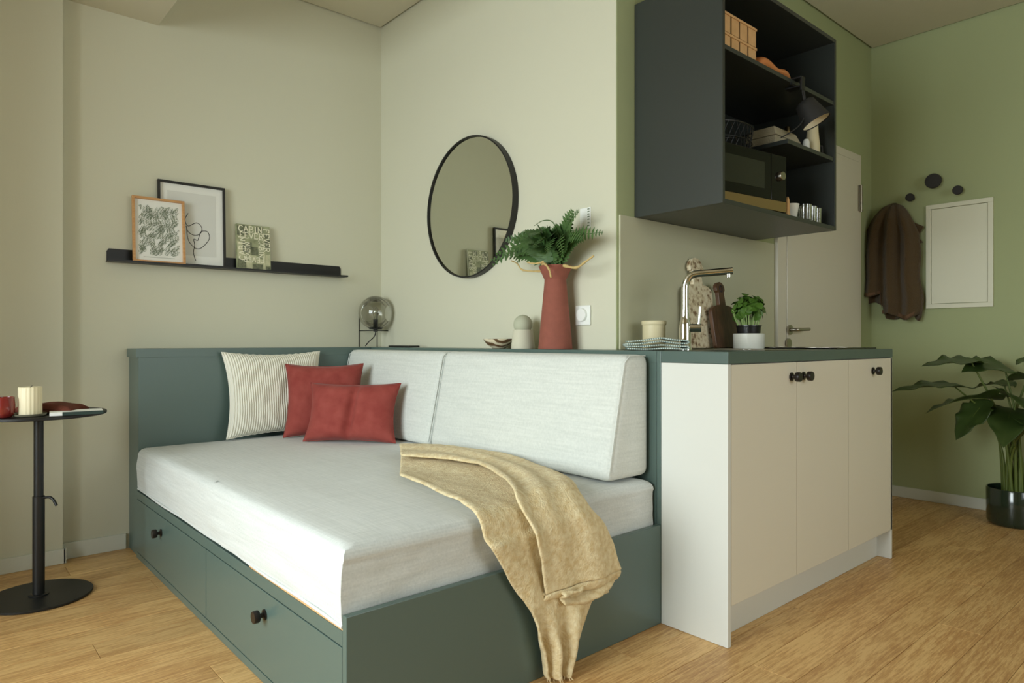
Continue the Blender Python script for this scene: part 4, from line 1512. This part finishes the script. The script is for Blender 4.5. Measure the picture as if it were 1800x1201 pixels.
# cups and glasses on the cabinet floor
tag(Bm().prism([(0, 0), (.050, 0), (.026, .014), (.020, .075), (.010, .088), (.002, .075)], lambda a, c, d_: (-.672 - a, d_, CB + c), 2.262, 2.270).build('card_holder', M['chip'], bevel=.001),
    'small beige wooden stand beside the microwave', 'stand')
tag(Bm().lathe([(.0001, 0), (.022, 0), (.025, .003), (.036, .066), (.038, .070), (.035, .070), (.024, .008), (.0001, .006)], (-.772, 2.234, CB), 28).build('cup', M['white_glaze'], smooth=50), 'white cup to the left of the glasses', 'cup')
M['ribbed'] = M['clear']
gl_lab = ['ribbed glass nearest the white cup in front', 'second ribbed glass in the front row', 'ribbed glass at the front row far end', 'ribbed glass standing behind the white cup', 'ribbed glass standing in the back at the far end']
for k, (gx, gy) in enumerate(((-.848, 2.262), (-.910, 2.257), (-.972, 2.250), (-.870, 2.188), (-.935, 2.184))):
    g_ = Bm().lathe([(.0001, .0), (.026, .0), (.028, .004), (.030, .074), (.028, .074), (.0255, .008), (.0001, .007)], (gx, gy, CB), 44, mod=lambda r, z, a: r * (1 + .022 * (1 if int(round(a / (2 * PI) * 44)) % 2 else -1) * (r > .01))).build('drinking_glass', M['clear'], smooth=30)
    tag(g_, gl_lab[k], 'glass', 'ribbed glasses in the wall cabinet')

# ------------------------------------------------------------------ sage wall: hooks, hatch, towel
hk_lab = ['large round charcoal wall hook, the biggest of three', 'small charcoal wall hook above the white hatch', 'small charcoal wall hook beside the brown towel']
for k, (hy, hz, hr) in enumerate(((2.262, 1.985, .045), (2.392, 1.9075, .027), (2.132, 1.905, .025))):
    b = Bm().lathe([(.0001, 0), (hr * .42, 0), (hr * .36, .012), (hr * .40, .034), (hr, .048), (hr, .062), (hr * .92, .066), (.0001, .066)], n=40)
    b.xf(Matrix.Translation((XD + .0006, hy, hz)) @ Matrix.Rotation(PI / 2, 4, 'Y'))
    tag(b.build('wall_hook', M['hook'], smooth=40), hk_lab[k], 'hook', 'round charcoal hooks on the sage wall')
ht = thing('fuse_box', (XD, 2.385, 1.203), 'white metal fuse box hatch on the sage wall', 'hatch')
y0, y1, z0, z1 = 2.209, 2.561, 1.203, 1.846
fwd = .027
for q in ((y0, y1, z0, z0 + fwd), (y0, y1, z1 - fwd, z1), (y0, y0 + fwd, z0 + fwd, z1 - fwd), (y1 - fwd, y1, z0 + fwd, z1 - fwd)):
    Bm().box(XD + .0006, XD + .016, *q).build('frame', M['hatch'] if 'hatch' in M else M.setdefault('hatch', mat('hatch_white', (222, 220, 196), 0.45)), ht, bevel=.0015)
hdoor = Bm().box(XD + .0008, XD + .011, y0 + fwd + .0025, y1 - fwd - .0025, z0 + fwd + .0025, z1 - fwd - .0025).build('door', M['hatch'], ht, bevel=.001)
lk = Bm().lathe([(.0001, 0), (.013, 0), (.013, .003), (.0001, .004)], n=24)
lk.xf(Matrix.Translation((XD + .0112, y1 - fwd - .026, 1.522)) @ Matrix.Rotation(PI / 2, 4, 'Y'))
lk.build('lock', M['hatch'], hdoor, smooth=40)


def towel_body(u, v):
    """bath towel gathered on a hook: u once around (front 0..0.5, back 0.5..1), v down"""
    a = 2 * PI * u
    top = 1.882
    lat = -math.cos(a)            # -1 left (towards the door) .. +1 right
    front = math.sin(a)
    if lat < -.25:
        zb = 1.235 if front <= .05 else lerp(1.235, 1.305, min(1, (front - .05) / .5))
    else:
        zb = 1.158 - .012 * lat
    zb += .02 * math.sin(a * 5)
    v2 = v ** .9
    z = lerp(top, zb, v2)
    k = v2
    hw = .012 + .135 * min(1, k / .28) ** .55 + .035 * k
    cyv = lerp(2.030, 2.014, k) + .006 * k
    # split between the left and right tails at the bottom
    dep_ = .010 + .036 * min(1, k / .15) ** .6
    fold = (.026 * math.cos((lat - .06) * 3.1 * PI) + .006 * math.sin(a * 9 + k * 3)) * min(1, k * 2.5)
    x = XD + .004 + max(0, dep_ + .020 + (dep_ * .9 + fold) * front + (.5 * fold if front > 0 else 0))
    notch = .018 * math.exp(-((lat + .12) / .10) ** 2) * k if front > 0 else 0
    return (x - notch, cyv + hw * lat + .010 * math.sin(z * 21) * k * lat, z)


tw = Bm().grid(towel_body, 72, 40, closed=True)
twl = tw.build('bath_towel', M['towel'], smooth=70, solid=.010)
tag(twl, 'dark brown terry bath towel hanging next to the door', 'towel')
def hem_strip(u0, u1, v0, v1):
    b = Bm()
    def fn(u, v):
        p = Vector(towel_body(lerp(u0, u1, u), lerp(v0, v1, v)))
        return (p.x + .0062, p.y, p.z)
    b.grid(fn, 20, 3)
    return b
hem_strip(.02, .235, .955, .99).build('hem', M['towel_hem'], twl, smooth=70, solid=.003)
hem_strip(.30, .49, .955, .99).build('hem', M['towel_hem'], twl, smooth=70, solid=.003)
# towel corner folded out to the right and its hanging loop
Bm().prism([(2.13, 1.76), (2.205, 1.715), (2.180, 1.672), (2.14, 1.64)], lambda a, c, d_: (d_, a, c), XD + .03, XD + .042).build('folded_corner', M['towel'], twl, bevel=.004)
Bm().tube([(XD + .035, 2.15, 1.655), (XD + .036, 2.175, 1.635), (XD + .036, 2.192, 1.615)], [.010, .010, .008], 8).build('loop', M['towel'], twl, smooth=60)

# ------------------------------------------------------------------ large houseplant
px, py = -2.345, 2.715
pot = tag(Bm().lathe([(.0001, 0), (.112, 0), (.122, .006), (.128, .022), (.130, .195), (.127, .200), (.122, .198), (.119, .03), (.0001, .02)], (px, py, .0008), 56).build('plant_pot', M['green_glaze'], smooth=45),
          'glossy dark green ceramic pot on the floor by the sage wall', 'pot')
hp = thing('houseplant', (px, py, .022), 'large leafy plant with long stalks in the dark green pot', 'plant')
Bm().lathe([(.0001, .160), (.060, .166), (.1175, .158)], (px, py, 0), 32).build('soil', M['soil'], hp, smooth=60)


def big_leaf(att, tipdir, L, Wd, droop, roll, label=None, wav=.012):
    """wavy heart-shaped blade; att = where the stalk meets the blade; lobes reach back behind it"""
    t = Vector(tipdir).normalized()
    sd = t.cross(Vector((0, 0, 1))).normalized()
    up = sd.cross(t).normalized()
    sd2 = sd * math.cos(roll) + up * math.sin(roll)
    up2 = up * math.cos(roll) - sd * math.sin(roll)
    b = Bm()

    def fn(u, v):
        a = u * 2 - 1
        s = -.28 + 1.28 * v
        if s < 0:
            w = Wd / 2 * (.95 * math.sqrt(max(0, 1 - (s / .285) ** 2)) + .0)
            a_ = (abs(a) * .62 + .38 * (-s / .28) ** .7 * 1.0) * (1 if a >= 0 else -1) if abs(a) > 1e-6 else 0
            a = a_ if s < -.02 else a
        else:
            w = Wd / 2 * ((1 - s ** 1.5) * (1 + .35 * s))
        ruf = wav * abs(a) ** 2 * (.6 * math.sin(s * 14 + (2.3 if a > 0 else 0)) + 1.1 * noise.noise(Vector((s * 6, a * 2, att[0] * 31)))) * min(1, 3 * (1 - s))
        return Vector(att) + t * (s * L) + sd2 * (a * w) + up2 * (.16 * abs(a) * w + ruf) - Vector((0, 0, droop * L * max(0, s) ** 2 + .25 * droop * L * (s < 0) * s * s))
    b.grid(fn, 14, 26)
    o = b.build('leaf', M['leaf_big'], hp, smooth=80, solid=.0016)
    rib = [Vector(fn(.5, .22 + .78 * i / 12)) - up2 * .001 for i in range(13)]
    Bm().tube(rib, [.003 * (1 - .8 * i / 12) for i in range(13)], 5).build('midrib', M['stalk'], o, smooth=60)
    return o


def stalk(att, k):
    a = k * 2.4
    base = Vector((px + .05 * math.cos(a), py + .05 * math.sin(a), .162))
    att = Vector(att)
    m1 = base.lerp(att, .45)
    m1.z += .06
    m1 = m1.lerp(Vector((base.x, base.y, m1.z)), .45)
    Bm().tube([pick([base, m1, att], i / 16) for i in range(17)], [.0095 - .0055 * i / 16 for i in range(17)], 8).build('stalk', M['stalk'], hp, smooth=60)


LEAVES = [  # attachment, tip direction, length, width, droop, roll
    ((-2.17, 2.56, .885), (.72, -.66, .02), .27, .20, .10, .15),
    ((-2.10, 2.50, .752), (.74, -.67, .06), .34, .19, .14, .10),
    ((-2.20, 2.62, .690), (.70, -.60, .05), .33, .24, .30, -.25),
    ((-2.31, 2.68, .845), (.80, -.55, .25), .27, .26, .30, .35),
    ((-2.16, 2.60, .640), (.62, -.35, -.75), .22, .17, .05, .2),
    ((-2.28, 2.74, .700), (.85, .45, .05), .34, .25, .35, .3),
    ((-2.30, 2.80, .800), (.30, .95, .10), .36, .26, .30, .1),
    ((-2.37, 2.80, .900), (-.10, .95, .15), .30, .22, .30, -.2),
    ((-2.24, 2.72, .620), (.90, .10, -.20), .28, .24, .35, .1),
    ((-2.38, 2.66, .760), (-.35, -.90, .10), .17, .16, .30, .1),
    ((-2.22, 2.82, .580), (.60, .75, -.1), .28, .22, .35, .0),
]
for k, (att, td, L, Wd, dr_, rl_) in enumerate(LEAVES):
    big_leaf(att, td, L, Wd, dr_, rl_)
    stalk(att, k)
for k in range(7):
    a = k * .9 + .3
    stalk((px + .075 * math.cos(a) + .03, py + .075 * math.sin(a), .44 + .05 * (k % 4)), k + 13)

# ------------------------------------------------------------------ side table
tx, ty = 1.801, .4813
tb = thing('side_table', (tx, ty, 0), 'round black metal side table with height crank', 'table')
Bm().lathe([(.0001, .001), (.180, .001), (.182, .003), (.182, .008), (.180, .010), (.0001, .010)], (tx, ty, 0), 96).build('base_plate', M['black'], tb, smooth=40)
Bm().lathe([(.0001, .0105), (.034, .0105), (.034, .014), (.0205, .016), (.0205, .395), (.0001, .395)], (tx, ty, 0), 28).build('outer_tube', M['black'], tb, smooth=40)
Bm().cyl((tx, ty, .3955), (tx, ty, .709), .0165, n=28).build('inner_tube', M['black'], tb, smooth=40)
cr = Vector((-.66, .75, 0))
pc = Vector((tx, ty, .388))
Bm().tube([pick([pc + cr * .018, pc + cr * .045 + Vector((0, 0, .004)), pc + cr * .062 - Vector((0, 0, .004)), pc + cr * .078 - Vector((0, 0, .028))], i / 12) for i in range(13)], .0052, 10).build('crank_lever', M['black'], tb, smooth=60)
Bm().lathe([(.0001, .7095), (.226, .7095), (.229, .712), (.229, .7195), (.226, .722), (.0001, .722)], (tx, ty, 0), 96).build('table_top', M['black'], tb, smooth=40)
TZ = .7228
cd = (1.843, .6286)
tag(Bm().lathe([(.0001, 0), (.044, 0), (.050, .003), (.0525, .010), (.0505, .010), (.047, .0055), (.0001, .005)], (cd[0], cd[1], TZ), 44).build('saucer', M['saucer'], smooth=50), 'grey saucer under the ivory candle', 'saucer')
cnd = thing('pillar_candle', (cd[0], cd[1], TZ + .006), 'ribbed ivory pillar candle on the side table', 'candle')
Bm().lathe([(.0001, 0), (.0365, 0), (.0375, .002), (.0375, .099), (.0355, .102), (.025, .1005), (.0001, .0985)], (cd[0], cd[1], TZ + .006), 96, mod=lambda r, z, a: r * (1 - (.045 * (1 - abs(math.cos(a * 9))) ** 1.5 if r > .03 else 0))).build('wax', M['candle'], cnd, smooth=50)
Bm().tube([(cd[0], cd[1], TZ + .103), (cd[0] - .002, cd[1] + .001, TZ + .109), (cd[0] - .006, cd[1] + .004, TZ + .112)], .0013, 6).build('wick', M['ink_black'], cnd, smooth=60)
rg = (1.921, .626)
tag(Bm().lathe([(.0001, 0), (.020, 0), (.024, .002), (.033, .018), (.0345, .045), (.0325, .070), (.033, .074), (.0305, .074), (.030, .068), (.032, .045), (.030, .02), (.0001, .008)], (rg[0], rg[1], TZ), 48,
               mod=lambda r, z, a: r * (1 + (.03 * math.sin(9 * a + z * 60) if .015 < z < .055 and r > .02 else 0))).build('tumbler', M['redglass'], smooth=60), 'dark red ribbed glass at the left edge of the side table', 'glass')
bo = thing('notebook', (1.700, .645, TZ), 'slim white notebook with dark green spine on the side table', 'book', rot=(0, 0, math.radians(-187)))
Bm().box(-.085, .085, -.050, .050, 0, .0016).box(-.085, .085, -.050, .050, .0108, .0124).box(-.085, .086, -.0515, -.0500, 0, .0124).build('cover', M['paper'], bo, local=True)
Bm().box(-.0846, .0846, -.0498, .0485, .0017, .0107).build('pages', M['paper'], bo, local=True)
Bm().box(-.045, .0862, -.0528, -.0516, -.0002, .0125).build('spine_band', M['bookgreen'], bo, local=True)


def napkin():
    b = Bm()

    def fn(u, v):
        x = (u - .5) * .215
        y_ = (v - .5) * .13
        e = min(1, min(u, 1 - u, v, 1 - v) * 9 + .35)
        z = .022 + .010 * math.exp(-((u - .45) / .25) ** 2) + .004 * noise.noise(Vector((u * 4, v * 4, 1)))
        return (x + .006 * math.sin(v * 5), y_ + .006 * math.sin(u * 6), z * e)
    b.grid(fn, 30, 18)

    def fn2(u, v):
        x = (u - .5) * .220
        y_ = (v - .5) * .136
        e = min(1, min(u, 1 - u, v, 1 - v) * 9 + .25)
        return (x + .004 * math.sin(v * 5), y_ + .005 * math.sin(u * 6), .010 * e + .002)
    b.grid(fn2, 24, 14)
    return b


nk = napkin().build('cloth_napkin', M['napkin'], None, local=True, smooth=70, solid=.006)
nk.location = (1.768, .520, TZ + .004)
nk.rotation_euler = (0, 0, math.radians(-38))
tag(nk, 'folded rust brown cloth napkin on the side table', 'napkin')
